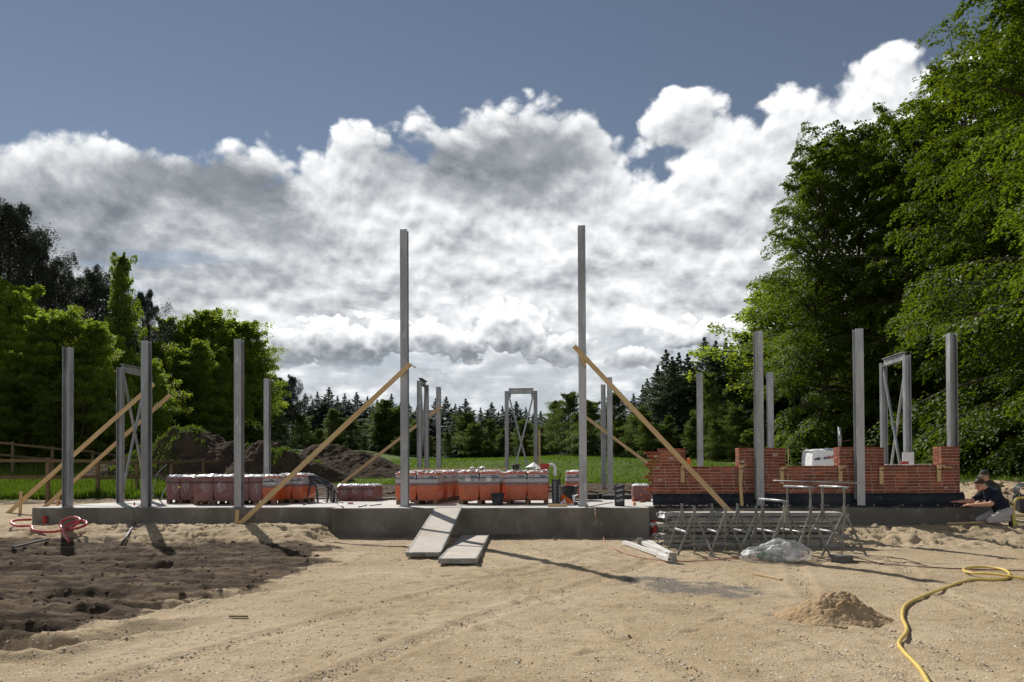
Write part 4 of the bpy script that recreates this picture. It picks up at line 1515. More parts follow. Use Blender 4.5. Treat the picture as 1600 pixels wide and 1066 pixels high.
# black foundation blocks behind
for px0, px1, Y, h, lb in ((918, 934, 20.1, .13, 'black coated block lying left of the far pair of posts'), (935, 946, 20.3, .14, 'black block with a pale edge at the foot of the far posts'),
                           (942, 962, 19.9, .11, 'black coated block in front of the far pair of posts'), (975, 992, 20.1, .11, 'black coated block beside the upright black pack with white print')):
    a, b = at(px0, 776, Y), at(px1, 776, Y)
    e = empty('insulation_block', ((a.x + b.x) / 2, Y, SLAB))
    tag(e, lb, 'block')
    w = b.x - a.x
    MB().box((-w / 2, 0, 0), (w / 2, .28, h)).build('core', 'membrane', e, bevel=.006)
    MB().box((-w / 2 + .01, -.004, h + .001), (w / 2 - .01, .27, h + .012)).build('pale_cover', 'grey_block', e)
for px, py, Y, lb in ((989, 781, 18.6, 'orange pipe stub beside the dark red stack'), (991.5, 791, 16.4, 'small orange pipe stub on the slab near the printed black pack')):
    c = at(px, py, Y)
    lathe_thing('pipe_stub', [(.03, 0), (.03, .07), (.024, .07), (.024, .0)], (c.x, Y, SLAB), 'orange_plastic', lb, 'pipe', 12)
for px, Y, lb in ((92, 18.0, 'small red marker peg on the slab behind the corner post'), (210, 16.9, 'small red marker peg between the frame and the post beside it')):
    c = at(px, 785, Y)
    lathe_thing('marker_peg', [(.018, 0), (.018, .07), (.010, .075)], (c.x, Y, SLAB), 'red_plastic', lb, 'peg', 8)
# red pipe ends at the foot of the slab
for px, py, Y, lb, r in ((1022, 826, 15.62, 'red drain pipe end at the foot of the slab by the toothed wall', .055), (70, 812, 15.78, 'dark red drain cap at the foot of the slab by the red hose', .05)):
    c = at(px, py, Y)
    o = MB().lathe([(r, -.1), (r, .16 if px > 500 else .07), (r * 1.15, .16 if px > 500 else .07), (r * 1.15, .20 if px > 500 else .10), (r * .9, .20 if px > 500 else .10), (r * .9, .05)], 16, closed=False).build('drain_pipe', 'red_plastic', smooth=False, loc=(c.x, Y, c.z - .02))
    tag(o, lb, 'pipe')

# ------------------------------------------------------------------ conduits and cables
e = empty('conduit_bundle', (at(520, 790, 18.5).x, 18.5, SLAB))
tag(e, 'bundle of black and grey conduits arching from the pallet down into the slab', 'conduits')
g = random.Random(3)
for i in range(15):
    x1 = at(g.uniform(508, 526), 780, 18.5).x
    top = g.uniform(-.05, .05)
    s = at(466 + g.uniform(-6, 10), 743 + g.uniform(-3, 6), 18.3)
    m1 = at(492 + g.uniform(-5, 8), 747 + g.uniform(-4, 10) + i * .35, 18.4)
    m2 = at(514 + g.uniform(-4, 6), 760 + g.uniform(-4, 6), 18.5)
    f = Vector((x1, 18.5 + g.uniform(-.15, .15), SLAB - .02))
    pts = [Vector(p) - e.location for p in (s, m1, m2, (x1 + .01, f.y, SLAB + .22), f)]
    MB().tube(smooth_path(pts, 6), .0125 + .006 * g.random(), 8).build('conduit', 'conduit' if i % 3 else 'grey_pipe', e, smooth=True)
for i, (xa_, ya_, xb_, yb_) in enumerate(((484, 752, 497, 782), (487, 752, 477, 784), (480, 757, 474, 783), (512, 765, 510, 778))):
    s, f = at(xa_, ya_, 18.3), at(xb_, yb_, 18.3)
    m = at((xa_ + xb_) / 2 + 3, ya_ + 8, 18.3)
    MB().tube(smooth_path([s - e.location, m - e.location, Vector((f.x, 18.3, SLAB - .01)) - e.location], 6), .022, 8).build('conduit', 'conduit', e, smooth=True)


def cable(name, pts, r, mat, label, cat='cable', n=6, sub_=6):
    o = MB().tube(smooth_path(pts, sub_), r, n).build(name, mat, smooth=True)
    tag(o, label, cat)
    return o


cable('cable', [at(233, 758, 17.0), at(237, 747, 17.0), at(246, 745, 17.0), at(262, 751, 17.0), at(279, 761, 17.0)], .014, 'conduit', 'black cable bent over beside the post, its yellow tip pointing at the red pallets')
cable('cable', [at(233, 758, 17.0), at(237, 768, 17.0), at(248, 780, 16.9), at(258, 792, 16.6)], .013, 'conduit', 'black cable curving down to the slab beside the post')
o = MB().tube([at(278, 760.5, 17.0), at(281, 762, 17.0)], .018, 8).build('cable_tip', 'yellow_hose')
tag(o, 'yellow tip on the end of the bent black cable', 'tip')
cable('conduit_pipe', [at(238, 780, 18.2), at(240, 760, 18.2), at(246, 740, 18.2), at(260, 726, 18.2)], .010, 'grey_pipe', 'thin pale grey conduit curving up behind the post by the red pallets', 'conduit')
cable('conduit_pipe', [at(252, 782, 18.4), at(255, 770, 18.4), at(260, 762, 18.4)], .016, 'grey_pipe', 'short grey conduit stub left of the far red pallet', 'conduit')
# loose rods and cables on the slab
g = random.Random(9)
for i, (xa_, ya_, xb_, yb_, lb) in enumerate(((474, 789, 498, 781, 'black rod on the slab below the conduits'), (505, 783, 560, 781, 'long dark strip lying on the slab by the low red stack'), (560, 792, 573, 789, 'short dark rod on the slab, furthest from the conduits'),
                                         (578, 790, 596, 788, 'short blue-black rod lying on the slab near the tall post'), (516, 781, 519, 796, 'thin black rod bent over the slab corner'), (522, 782, 536, 786, 'thin black rod beside the slab corner'), (590, 781, 618, 781, 'dark strip behind the rods beside the tall post'))):
    a, b = on(xa_, ya_, SLAB + .012), on(xb_, yb_, SLAB + .012)
    b.y = max(b.y, P_Y + .02)
    a.y = max(a.y, P_Y + .02)
    o = MB().tube([a, (a + b) / 2 + Vector((.02, .03, 0)), b], .011, 6).build('rod', 'conduit', smooth=True)
    tag(o, lb, 'rod')
c = on(548, 788, SLAB)
o = MB().box((-.09, -.06, 0), (.09, .06, .012)).box((-.06, -.03, .0121), (.05, .03, .045), 1).build('marking_tool', ['white_sheet', 'red_plastic'], loc=c)
tag(o, 'small white and red tool lying on the slab near the conduits', 'tool')

# hoses
def gpt(px, py, lift=.02, z=-0.03):
    p = on(px, py, z)
    for _ in range(6):
        p = on(px, py, ground_z(p.x, p.y))
    return Vector((p.x, p.y, ground_z(p.x, p.y) + lift))


cable('yellow_hose', [gpt(1460, 1090), gpt(1438, 1050), gpt(1412, 1022), gpt(1405, 1008), gpt(1417, 988), gpt(1410, 965), gpt(1420, 945), gpt(1470, 924), gpt(1515, 909), gpt(1560, 908), gpt(1577, 903),
                      gpt(1570, 896, .05), gpt(1535, 891, .045), gpt(1507, 893, .04), gpt(1515, 899, .04), gpt(1560, 904, .055), gpt(1610, 908), gpt(1660, 912)], .017, 'yellow_hose', 'yellow hose winding over the sand with a loop near its far end', 'hose', 10, 8)
RH = [at(48, 812, 15.7), at(25, 813, 15.2), at(17, 817, 14.9), at(28, 822, 14.8), at(48, 822, 14.7), at(52, 828, 14.5), at(70, 831, 14.4), at(97, 829, 14.4), at(118, 820, 14.4), at(125, 812, 14.5), at(112, 808, 14.7),
      at(97, 815, 14.8), at(97, 826, 14.6), at(115, 826, 14.3), at(133, 821, 14.2), at(134, 815, 14.4), at(121, 814, 14.6), at(104, 821, 14.5), at(100, 832, 14.0), at(108, 847, 13.6)]
cable('red_hose', RH, .026, 'red_hose', 'shiny red hose looped on the sand before the slab corner', 'hose', 10, 7)
cable('cable', [at(930, 795, P_Y - .01), at(931, 812, P_Y - .03), gpt(934, 828), gpt(945, 848), gpt(962, 860), gpt(990, 870), gpt(1020, 876), gpt(1050, 879), gpt(1100, 878), gpt(1160, 874), gpt(1200, 878)], .009, 'cable_pink', 'thin reddish cable running from the slab edge along under the trestles', 'cable')
cable('cable', [gpt(1290, 876, .01), gpt(1340, 878, .01), gpt(1400, 884, .01), gpt(1460, 888, .01), gpt(1530, 891, .01), gpt(1620, 893, .01)], .008, 'cable_dark', 'thin dark cable lying on the sand behind the yellow hose', 'cable')
cable('cable', [on(915, 793, SLAB + .01), on(935, 789, SLAB + .01), on(958, 785, SLAB + .01)], .008, 'cable_dark', 'thin cable lying on the slab between the post and the printed black pack', 'cable')
cable('cable', [gpt(522, 848, .008), gpt(560, 852, .008), gpt(600, 854, .008), gpt(634, 855, .008)], .007, 'cable_dark', 'thin dark line across the sand left of the plywood ramp', 'cable')

# ------------------------------------------------------------------ ramp panels
def panel(tl, tr, br, bl, label):
    """plywood scaffold deck with a metal rim, given by its four top corners"""
    tl, tr, br, bl = map(Vector, (tl, tr, br, bl))
    c = (tl + tr + br + bl) / 4
    y = ((tl - bl) + (tr - br)).normalized()
    x = Vector((1, 0, 0))
    x = (x - y * x.dot(y)).normalized()
    z = x.cross(y).normalized()
    w = ((tr - tl).length + (br - bl).length) / 2
    l = ((tl - bl).length + (tr - br).length) / 2
    e = empty('deck_panel', c)
    e.matrix_world = Matrix(((x.x, y.x, z.x, c.x), (x.y, y.y, z.y, c.y), (x.z, y.z, z.z, c.z), (0, 0, 0, 1)))
    tag(e, label, 'deck panel', 'plywood deck panels')
    MB().box((-w / 2 + .03, -l / 2 + .03, -.012), (w / 2 - .03, l / 2 - .03, -.002)).build('plywood', 'plywood', e)
    mb = MB()
    for s in (-1, 1):
        mb.box((s * w / 2 - (.03 if s > 0 else 0), -l / 2, -.07), (s * w / 2 + (.03 if s < 0 else 0), l / 2, 0.004))
    mb.build('side_rail', 'scaffold_steel', e, bevel=.003)
    for s in (-1, 1):
        mb = MB()
        y0 = -l / 2 if s < 0 else l / 2 - .029
        mb.box((-w / 2 + .0305, y0, -.075), (w / 2 - .0305, y0 + .029, 0.003))
        q = mb.build('end_rail', 'scaffold_steel', e, bevel=.003)
        if s < 0:
            for k in (-.03, .01):
                MB().box((k, -l / 2 - .003, -.045), (k + .02, -l / 2 - .0005, -.028)).build('slot', 'ink_black', q)
            for k in (-w / 2 + .06, w / 2 - .09):
                MB().box((k, -l / 2 - .006, -.012), (k + .04, -l / 2 - .0005, .0045)).build('hook', 'galvanised', q)
    return e


zt = SLAB + .02
A = at(679, 794, P_Y - .02)
B = at(723, 794, P_Y - .02)
fz = 0.07
C_ = on(687, 864, fz)
D_ = on(636, 863, fz)
panel((A.x, A.y, zt), (B.x, B.y, zt), C_, D_, 'plywood deck panel leaning on the slab as a ramp')
A, B, C_, D_ = on(718, 836, .085), on(766, 836, .085), on(743, 873, .075), on(687, 873, .075)
panel(A, B, C_, D_, 'shorter plywood deck panel lying flat on the sand beside the ramp')

# ------------------------------------------------------------------ stack of scaffold decks
DY = 13.75
zs = 0.015
g = random.Random(21)
xl, xr = at(1032, 850, DY).x, at(1312, 850, DY).x
lay = [(1040, 1305, 860), (1034, 1300, 0), (1030, 1318, 0), (1042, 1300, 0), (1026, 1310, 0), (1047, 1304, 0), (1036, 1313, 0)]
deck_names = ['lowest', 'second', 'third', 'fourth', 'fifth', 'sixth', 'topmost']
zt = ground_z((xl + xr) / 2, DY) - .01
for i, (a, b, _) in enumerate(lay):
    x0, x1 = at(a, 840, DY).x, at(b, 840, DY).x
    e = empty('scaffold_deck', ((x0 + x1) / 2, DY + g.uniform(-.03, .05), zt), R(g.uniform(-.8, .8)))
    tag(e, 'grey scaffold deck, %s in the stack behind the trestles' % deck_names[i], 'deck', 'stacked scaffold decks')
    L = x1 - x0
    d = .55
    h = .07
    mb = MB()
    mb.box((-L / 2, -d / 2, 0), (L / 2, -d / 2 + .025, h)).box((-L / 2, d / 2 - .025, 0), (L / 2, d / 2, h))
    mb.build('side_rail', 'scaffold_steel', e, bevel=.004)
    MB().box((-L / 2 + .02, -d / 2 + .0255, h - .018), (L / 2 - .02, d / 2 - .0255, h - .006)).build('deck_board', 'plywood', e)
    for s in (-1, 1):
        for y in (-.16, .16):
            MB().tube(smooth_path([(s * (L / 2 - .02), y, h * .6), (s * (L / 2 + .05), y, h * .75), (s * (L / 2 + .09), y, h * .4), (s * (L / 2 + .085), y, -.005)], 3), .013, 6).build('hook', 'galvanised', e)
    zt += h + .012
    if i in (2, 4):
        zt += .03
# wrap and bits on the end of the stack
vs_, fs = crumple(.30, .3, .12, 300, 7, 6, .02)
c = at(1045, 812, DY - .1)
o = MB().add(vs_, fs).build('film_bundle', 'white_film', loc=(c.x, DY, zt - .10), rz=.3)
tag(o, 'crumpled white film stuffed on the end of the scaffold decks', 'film')


# ------------------------------------------------------------------ mason's trestles
def trestle(pn, pf, zhead, label, bar=None, tall=0.0, spread=.27):
    """two A-frames, near and far, joined by a tube; pn and pf are the ground points under the near and far head"""
    pn, pf = Vector(pn), Vector(pf)
    e = empty('trestle', (pn.x, pn.y, 0))
    tag(e, label, 'trestle', "mason's trestles before the brick wall")
    apex = .60
    out_ = []
    gn = random.Random(str(pn.x))
    for p, nm in ((pn, 'near'), (pf, 'far')):
        q = p - e.location
        hz = zhead - e.location.z
        gz = ground_z(p.x, p.y)
        for s in (-1, 1):
            sp = spread + gn.uniform(-.03, .03)
            foot = Vector((q.x + s * sp, q.y + gn.uniform(-.05, .05), ground_z(p.x + s * sp, p.y) + .01))
            top = Vector((q.x + s * .012, q.y, apex + .06))
            MB().beam(foot, top, .032, .032, (0, 1, 0)).build('leg', 'galvanised_dull', e, bevel=.004)
            MB().beam(foot + Vector((-.04, 0, -.004)), foot + Vector((.04, 0, -.004)), .06, .008).build('foot_plate', 'galvanised', e)
        MB().box((q.x - .02, q.y - .02, apex - .08), (q.x + .02, q.y + .02, .80)).build('head_tube', 'galvanised_dull', e, bevel=.003)
        if tall:
            MB().box((q.x - .015, q.y - .015, .70), (q.x + .015, q.y + .015, .80 + tall)).build('inner_tube', 'galvanised_dull', e, bevel=.002)
            MB().tube([(q.x - .05, q.y - .022, .77), (q.x + .05, q.y - .022, .77)], .007, 6).build('locking_pin', 'galvanised', e)
        # rear prop of each A-frame
        MB().beam((q.x, q.y + .01, apex - .02), (q.x + .03, q.y + .22, ground_z(p.x, p.y + .22)), .022, .022, (1, 0, 0)).build('prop', 'galvanised_dull', e)
        out_.append(q)
    a, b = out_
    mid = .36
    MB().tube([(a.x - spread * .42, a.y, mid), (b.x - spread * .42, b.y, mid)], .021, 10).build('cross_tube', 'galvanised', e, smooth=True)
    MB().beam((a.x - .06, a.y + .03, .17), (a.x + .62, a.y + .10, .18), .008, .03).build('tie_bar', 'galvanised_dull', e)
    if bar:
        z = .80 + tall + .022
        dx = (b - a) * .14
        MB().tube([(a.x - dx.x, a.y - dx.y, z), (b.x + dx.x, b.y + dx.y, z)], .022, 10).build('top_bar', 'galvanised', e, smooth=True)
    return e


def tr(pxn, pxf, label, **kw):
    n_ = on(pxn, 868, .0)
    yn, yf = 12.25, 13.1
    a = at(pxn, 850, yn)
    b = at(pxf, 850, yf)
    return trestle((a.x, yn, 0), (b.x, yf, 0), .8, label, **kw)


tr(1085.5, 1066, 'low trestle with the small grey block at its foot, beside the white profiles')
tr(1134, 1113, 'low trestle without a top bar, second from the white profiles')
tr(1182, 1153, 'low trestle whose foot stands behind the left end of the rubbish bag')
tr(1226, 1192, 'trestle with a sloping pale top bar, right behind the rubbish bag', bar=True, tall=.05)
tr(1267, 1231, 'raised trestle carrying the left end of the long thin rod', bar=True, tall=.27)
tr(1320, 1286, 'raised trestle by the round dark block, carrying the end of the long rod', bar=True, tall=.27, spread=.33)
a, b = at(1208, 751.5, 12.5), at(1351, 755, 12.5)
o = MB().tube([(a.x, 12.5, 1.20), (b.x, 12.5, 1.155)], .012, 8).build('steel_rod', 'galvanised', smooth=True)
tag(o, 'long thin steel rod lying across the two raised trestles', 'rod')
a, b = on(1255, 826, .30), on(1375, 829, .30)
o = MB().tube([at(1250, 823, 13.2), at(1372, 824, 13.35)], .012, 6).build('steel_rod', 'scaffold_steel', smooth=True)
tag(o, 'thin rod sticking out beside the scaffold decks over the sand', 'rod')

# white profiles, blocks, bag
for i, (x0, y0, x1, y1, w, lb) in enumerate(((975, 851, 1046, 879, .075, 'white profile lying foremost of the four by the trestles, with a red end'), (1000, 850, 1044, 873, .07, 'white profile lying second of the four by the trestles'),
                                         (1013, 851, 1052, 877, .07, 'white profile with a dark end lying hindmost by the trestles'), (1028, 874, 1047, 881, .07, 'short piece of white profile beside the red profile end'))):
    a, b = gpt(x0, y0, .045 + .004 * i), gpt(x1, y1, .045 + .004 * i)
    d = (b - a)
    e = empty('white_profile', a, math.atan2(d.y, d.x))
    tag(e, lb, 'profile', 'white profiles on the sand')
    L = d.xy.length
    mb = MB()
    mb.box((0, -w / 2, -.03), (L, -w / 2 + .006, .03)).box((0, w / 2 - .006, -.03), (L, w / 2, .03)).box((0, -w / 2 + .0061, .022), (L, w / 2 - .0061, .0285)).box((0, -w / 2 + .0061, -.0285), (L, w / 2 - .0061, -.022))
    mb.build('profile', 'white_profile', e)
    if i in (0, 2):
        x = L if i == 0 else -.06
        MB().box((x + .001, -w / 2 - .003, -.032), (x + .06, w / 2 + .003, .032)).build('end_cap', 'red_plastic' if i == 0 else 'ink_blue', e, bevel=.004)
for px, py, s, lb in ((1051, 880, (.055, .05, .16), 'small grey concrete block upright at the end of the white profiles'), (1000, 852, (.05, .05, .13), 'small grey concrete block upright behind the white profiles')):
    p = gpt(px, py, 0)
    o = MB().box((-s[0], -s[1], -.01), (s[0], s[1], s[2])).build('concrete_block', 'grey_block', bevel=.006, loc=p)
    tag(o, lb, 'block')
p = gpt(1315, 878, 0)
e = empty('paver_block', p)
tag(e, 'low round dark grey concrete block on the sand by the raised trestle', 'block')
MB().lathe([(.150, -.01), (.160, .0), (.165, .015), (.165, .09), (.155, .105), (.0, .107)], 20, closed=False).build('body', 'paver', e, bevel=.0)
MB().box((-.003, -.168, .012), (.003, -.150, .10)).build('mould_seam', 'ink_black', e)
a, b = gpt(1178, 898, .012), gpt(1221, 907, .012)
o = MB().beam(a, b, .05, .022).build('lath', 'timber', bevel=.002)
tag(o, 'pale wooden lath lying alone on the sand', 'lath')
a, b = gpt(190, 856, .03), gpt(211, 846, .06)
o = MB().tube([a, b], .024, 8).build('pipe_piece', 'tub_plastic', smooth=True)
tag(o, 'short dark blue pipe stuck in the mud before the slab', 'pipe')
a, b = gpt(22, 851, .03), gpt(75, 852, .03)
o = MB().beam(a, b, .06, .03).build('dark_batten', 'dark_block')
tag(o, 'dark flat batten lying on the mud below the red hose', 'batten')
a, b = gpt(358, 966, .02), gpt(387, 966, .02)
o = MB().beam(a, b, .03, .016).build('dark_batten', 'old_timber')
tag(o, 'short dark brown stick at the end of the wheel rut', 'stick')

# rubbish bag
c = gpt(1217, 877, 0)
me = bpy.data.meshes.new('bag')
bm = bmesh.new()
bmesh.ops.create_icosphere(bm, subdivisions=4, radius=1.0)
for v in bm.verts:
    n_ = v.co.normalized()
    x, y, z = v.co
    prof = 1.0 - 0.25 * abs(x) ** 2
    k = 1 + .16 * float(fbm(np.array([x * 2.2 + 5]), np.array([z * 2.5 + y * 2.0]), 4, .6)[0]) + .05 * float(fbm(np.array([x * 8 + 5]), np.array([z * 8 + y * 6.0]), 2, .6)[0])
    zz = max(z, -.55)
    v.co = (x * .50 * k + .03 * z - (.10 if x < -.75 else 0), y * .30 * k, (zz + .55) * .215 * k * prof)
bm.to_mesh(me)
bm.free()
me.materials.append(MATS['bag_film'])
e = empty('rubbish_bag', c)
tag(e, 'clear plastic bag full of rubbish lying before the trestles', 'bag')
o = link(bpy.data.objects.new('clear_bag', me), e)
for k, (x, y, z, sx, sy, sz, m_, rz) in enumerate(((-.20, 0, .08, .15, .15, .08, 'green_waste', .3), (.0, -.03, .19, .17, .05, .018, 'white_film', .35), (-.02, .05, .14, .2, .15, .1, 'label_grey', .1), (.22, .0, .10, .13, .16, .09, 'label_grey', -.3),
                                                   (.33, -.05, .11, .05, .05, .05, 'ink_red', .5), (.14, -.16, .06, .1, .02, .035, 'white_film', -.2), (-.05, -.12, .05, .15, .06, .045, 'pipe_grey', .1), (.08, -.1, .13, .05, .05, .05, 'red_pack', .5))):
    if m_ == 'green_waste' and 'green_waste' not in MATS:
        surf('green_waste', (0.03, 0.09, 0.07), (0.05, 0.13, 0.10), 6.0, .5, bump=.01)
        surf('pipe_grey', (0.16, 0.21, 0.22), (0.22, 0.27, 0.27), 6.0, .5, bump=.01)
    mb = MB()
    gg = np.random.default_rng(400 + k)
    bmx = bmesh.new()
    bmesh.ops.create_icosphere(bmx, subdivisions=2, radius=1)
    vs_ = [(v.co.x * sx * gg.uniform(.75, 1.1), v.co.y * sy * gg.uniform(.75, 1.1), v.co.z * sz * gg.uniform(.75, 1.1)) for v in bmx.verts]
    bmx.verts.index_update()
    fs = [tuple(v.index for v in f.verts) for f in bmx.faces]
    bmx.free()
    mb.add(vs_, fs)
    o = mb.build('rubbish', m_, e, loc=(x, y, z), rz=rz)

# sand heap
def heap(name, cx, cy, rx, ry, h, mat, label, cat, seed, n=56, rough=.1, power=1.3, sharp=0.0, groups=None, shape=None):
    m_ = n
    ts = np.linspace(-1.25, 1.25, n)
    U, Vv = np.meshgrid(ts, ts)
    r = np.sqrt(U ** 2 + Vv ** 2)
    X, Y = U * rx, Vv * ry
    k = fbm(X * 1.6 / max(rx, .6) * 2 + seed, Y * 1.6 / max(rx, .6) * 2, 4, .6)
    rr_ = r * (1 + .22 * fbm(U * 1.3 + seed, Vv * 1.3, 3))
    Z = h * np.clip(1 - rr_ ** power, -.4, 1)
    if shape is not None:
        Z = np.maximum(Z, shape(U, Vv, h))
    Z = Z + rough * h * k * np.clip(1.15 - r, 0, 1)
    Z += rough * .5 * h * np.abs(fbm(U * 7 + seed, Vv * 7, 3, .6)) * np.clip(1.2 - r, 0, 1)
    base = terrain(X + cx, Y + cy) if rx > 3 else np.array(terrain(X + cx, Y + cy))
    Zw = np.where(Z > 0, base + Z, base + Z - .02)
    V = np.stack([X, Y, Zw - ground_z(cx, cy)], -1).reshape(-1, 3)
    i = np.arange((n - 1) * (n - 1))
    r_, c_ = i // (n - 1), i % (n - 1)
    q = r_ * n + c_
    Fq = np.stack([q, q + 1, q + n + 1, q + n], -1)
    me = np_mesh(name, V, Fq, mat, smooth=True)
    o = bpy.data.objects.new(name, me)
    o.location = (cx, cy, ground_z(cx, cy))
    link(o)
    tag(o, label, cat, groups)
    return o


c = gpt(1305, 966, 0)
heap('sand_heap', c.x, c.y, .56, .42, .27, 'sand_heap', 'small pointed heap of damp sand beside the yellow hose', 'heap', 3, n=140, rough=.34, power=.95)


# ------------------------------------------------------------------ soil heaps
def soil_heap(px, D, rx, ry, top_py, label, seed, grassy):
    p = at(px, 740, D)
    h = at(px, top_py, D).z - ground_z(p.x, D)
    o = heap('soil_heap', p.x, D, rx, ry, h, 'soil', label, 'heap', seed, n=130, rough=.34, power=1.15, groups='heaps of dug soil')
    return o, p, h


SH = [soil_heap(298, 31, 4.6, 2.8, 668, 'tallest dark soil heap, overgrown with weeds on its crest', 2.0, 1),
      soil_heap(430, 29.5, 3.0, 2.0, 690, 'soil heap with a green weedy crest behind the slim rear post', 7.0, 1),
      soil_heap(522, 35, 3.8, 2.6, 694, 'bare dark soil heap crossed by the thin far timber brace', 11.0, 0),
      soil_heap(580, 34, 2.2, 2.0, 718, 'low bare end of the soil heap nearest the green field', 15.0, 0)]
mb_dummy = None

# ------------------------------------------------------------------ grass and weeds
def blades(xs, ys, zs, hs, ws, seed, lean=.35):
    g = np.random.default_rng(seed)
    n = len(xs)
    a = g.uniform(0, 2 * np.pi, n)
    dx, dy = np.cos(a) * ws / 2, np.sin(a) * ws / 2
    la = g.uniform(0, 2 * np.pi, n)
    ln = g.uniform(.1, 1, n) * lean * hs
    B = np.stack([xs, ys, zs], -1)
    V = np.empty((n, 3, 3))
    V[:, 0] = B - np.stack([dx, dy, np.zeros(n)], -1)
    V[:, 1] = B + np.stack([dx, dy, np.zeros(n)], -1)
    V[:, 2] = B + np.stack([np.cos(la) * ln, np.sin(la) * ln, hs], -1)
    return V.reshape(-1, 3), np.arange(n * 3).reshape(n, 3), g.random(n)


def grass_patch(name, x, y, h, w, label, seed, z=None, mat='grass_blade'):
    z = terrain(x, y) - .02 if z is None else z
    V, Fq, t = blades(x, y, z, h, w, seed)
    o = bpy.data.objects.new(name, np_mesh(name, V, Fq, mat, t))
    o['kind'] = 'stuff'
    link(o)
    tag(o, label, 'grass')
    return o


g = np.random.default_rng(44)
# tall meadow grass by the fence on the left
n = 42000
y = 23.1 + 15 * g.random(n) ** 1.5
x = -(9.8 + (y * .78 - 4) * g.random(n)) - 0.5
k = fbm(x * .6, y * .6, 3)
h = (.22 + .16 * g.random(n)) * (1 + .45 * k)
keep = (g.random(n) < .75 + .4 * k)
grass_patch('meadow_grass', x[keep], y[keep], np.clip(h[keep], .08, 1), .03 + 0.0012 * y[keep], 'tall bright meadow grass around the timber fence', 1)
# the field
n = 70000
y = 28.2 + 60 * g.random(n) ** 1.7
x = -14 + (y * .95 + 14) * g.random(n)
trk = np.abs(y - (47 + .06 * (x - 10))) < 2.0
keep = ~((trk) & (x > 10))
k = fbm(x * .3, y * .3, 3)
grass_patch('field_grass', x[keep], y[keep], ((.07 + .09 * g.random(n)) * (1 + .4 * k))[keep], (.02 + .0012 * y)[keep], 'even green grass of the field behind the building site', 2)
n = 16000
y = 23.5 + 12 * g.random(n) ** 1.3
x = 10.8 + 16 * g.random(n)
k = fbm(x * .5, y * .5, 3)
keep = g.random(n) < .6 + .6 * k
grass_patch('verge_grass', x[keep], y[keep], (.12 + .14 * g.random(n))[keep], (.022 + .001 * y)[keep], 'bright grass behind the kneeling workers', 3)
# weeds on the heaps
wx_, wy_, wz_, wh_ = [], [], [], []
for (o, p, h), m_ in zip(SH, (3000, 1500, 60, 30)):
    co = np.empty(len(o.data.vertices) * 3)
    o.data.vertices.foreach_get('co', co)
    co = co.reshape(-1, 3)
    idx = g.integers(0, len(co), m_ * 14)
    c = co[idx] + g.normal(0, .05, (len(idx), 3)) * [1, 1, .2]
    gx, gy = c[:, 0] + o.location.x, c[:, 1] + o.location.y
    q = fbm(gx * .55 + 3, gy * .55 + 8, 4, .6)
    hi = (c[:, 2] + o.location.z - terrain(gx, gy)) / h
    kp = (hi > .12) & (q + .34 * hi > (.37 if m_ > 1000 else .62)) & (g.random(len(idx)) < .6)
    wx_.append(gx[kp]); wy_.append(gy[kp]); wz_.append(c[kp, 2] + o.location.z - .02); wh_.append(.05 + .13 * g.random(kp.sum()) ** 1.5)
grass_patch('weeds', np.concatenate(wx_), np.concatenate(wy_), np.concatenate(wh_), np.full(len(np.concatenate(wx_)), .07), 'green weeds growing in patches over the soil heaps', 4, np.concatenate(wz_))


# ------------------------------------------------------------------ fence
def fence(tops, Ds, label, ph=1.2):
    pts = []
    for (px, py), D in zip(tops, Ds):
        p = at(px, py, D)
        pts.append(Vector((p.x, D, p.z)))
    e = empty('timber_fence', (pts[0].x, pts[0].y, pts[0].z - ph))
    tag(e, label, 'fence', 'timber paddock fences')
    for p in pts:
        q = p - e.location
        gz = ground_z(p.x, p.y) - e.location.z - .1
        MB().box((q.x - .05, q.y - .05, min(gz, q.z - .9)), (q.x + .05, q.y + .05, q.z)).build('post', 'old_timber', e, bevel=.006)
    for i, (a, b) in enumerate(zip(pts[:-1], pts[1:])):
        a, b = a - e.location, b - e.location
        for dz in (.10, .62):
            st = (i % 2) * .012
            MB().beam((a.x, a.y - .075 - st, a.z - dz - .02 * (i % 2)), (b.x, b.y - .075 - st, b.z - dz + .015 * (i % 3)), .035, .10).build('rail', 'old_timber', e)
    return e


fence([(-85, 713), (-4, 714), (75, 715.5), (153, 717), (214, 718), (268, 718), (318, 717.5), (362, 717), (396, 716.5)], [21.2, 21.6, 22.2, 23.4, 25, 27, 28.6, 30.2, 31.8], 'timber rail fence nearest the building site, at the edge of the meadow')
fence([(-60, 683), (20, 690), (82, 697.5), (145, 703.5), (192, 709), (232, 713)], [30, 31, 32.5, 34.5, 37, 40], 'timber rail fence further up the meadow, stepping down under the trees')


# ------------------------------------------------------------------ trees
def leaf_quads(B, T, Nn, L, W, g):
    S = np.cross(T, Nn)
    S /= np.linalg.norm(S, axis=1, keepdims=True) + 1e-9
    n = len(B)
    V = np.empty((n, 4, 3))
    V[:, 0] = B
    V[:, 1] = B + T * (L * .45)[:, None] + S * (W * .5)[:, None]
    V[:, 2] = B + T * L[:, None]
    V[:, 3] = B + T * (L * .45)[:, None] - S * (W * .5)[:, None]
    return V.reshape(-1, 3), np.arange(n * 4).reshape(n, 4)


def unit_rows(a):
    return a / (np.linalg.norm(a, axis=1, keepdims=True) + 1e-9)


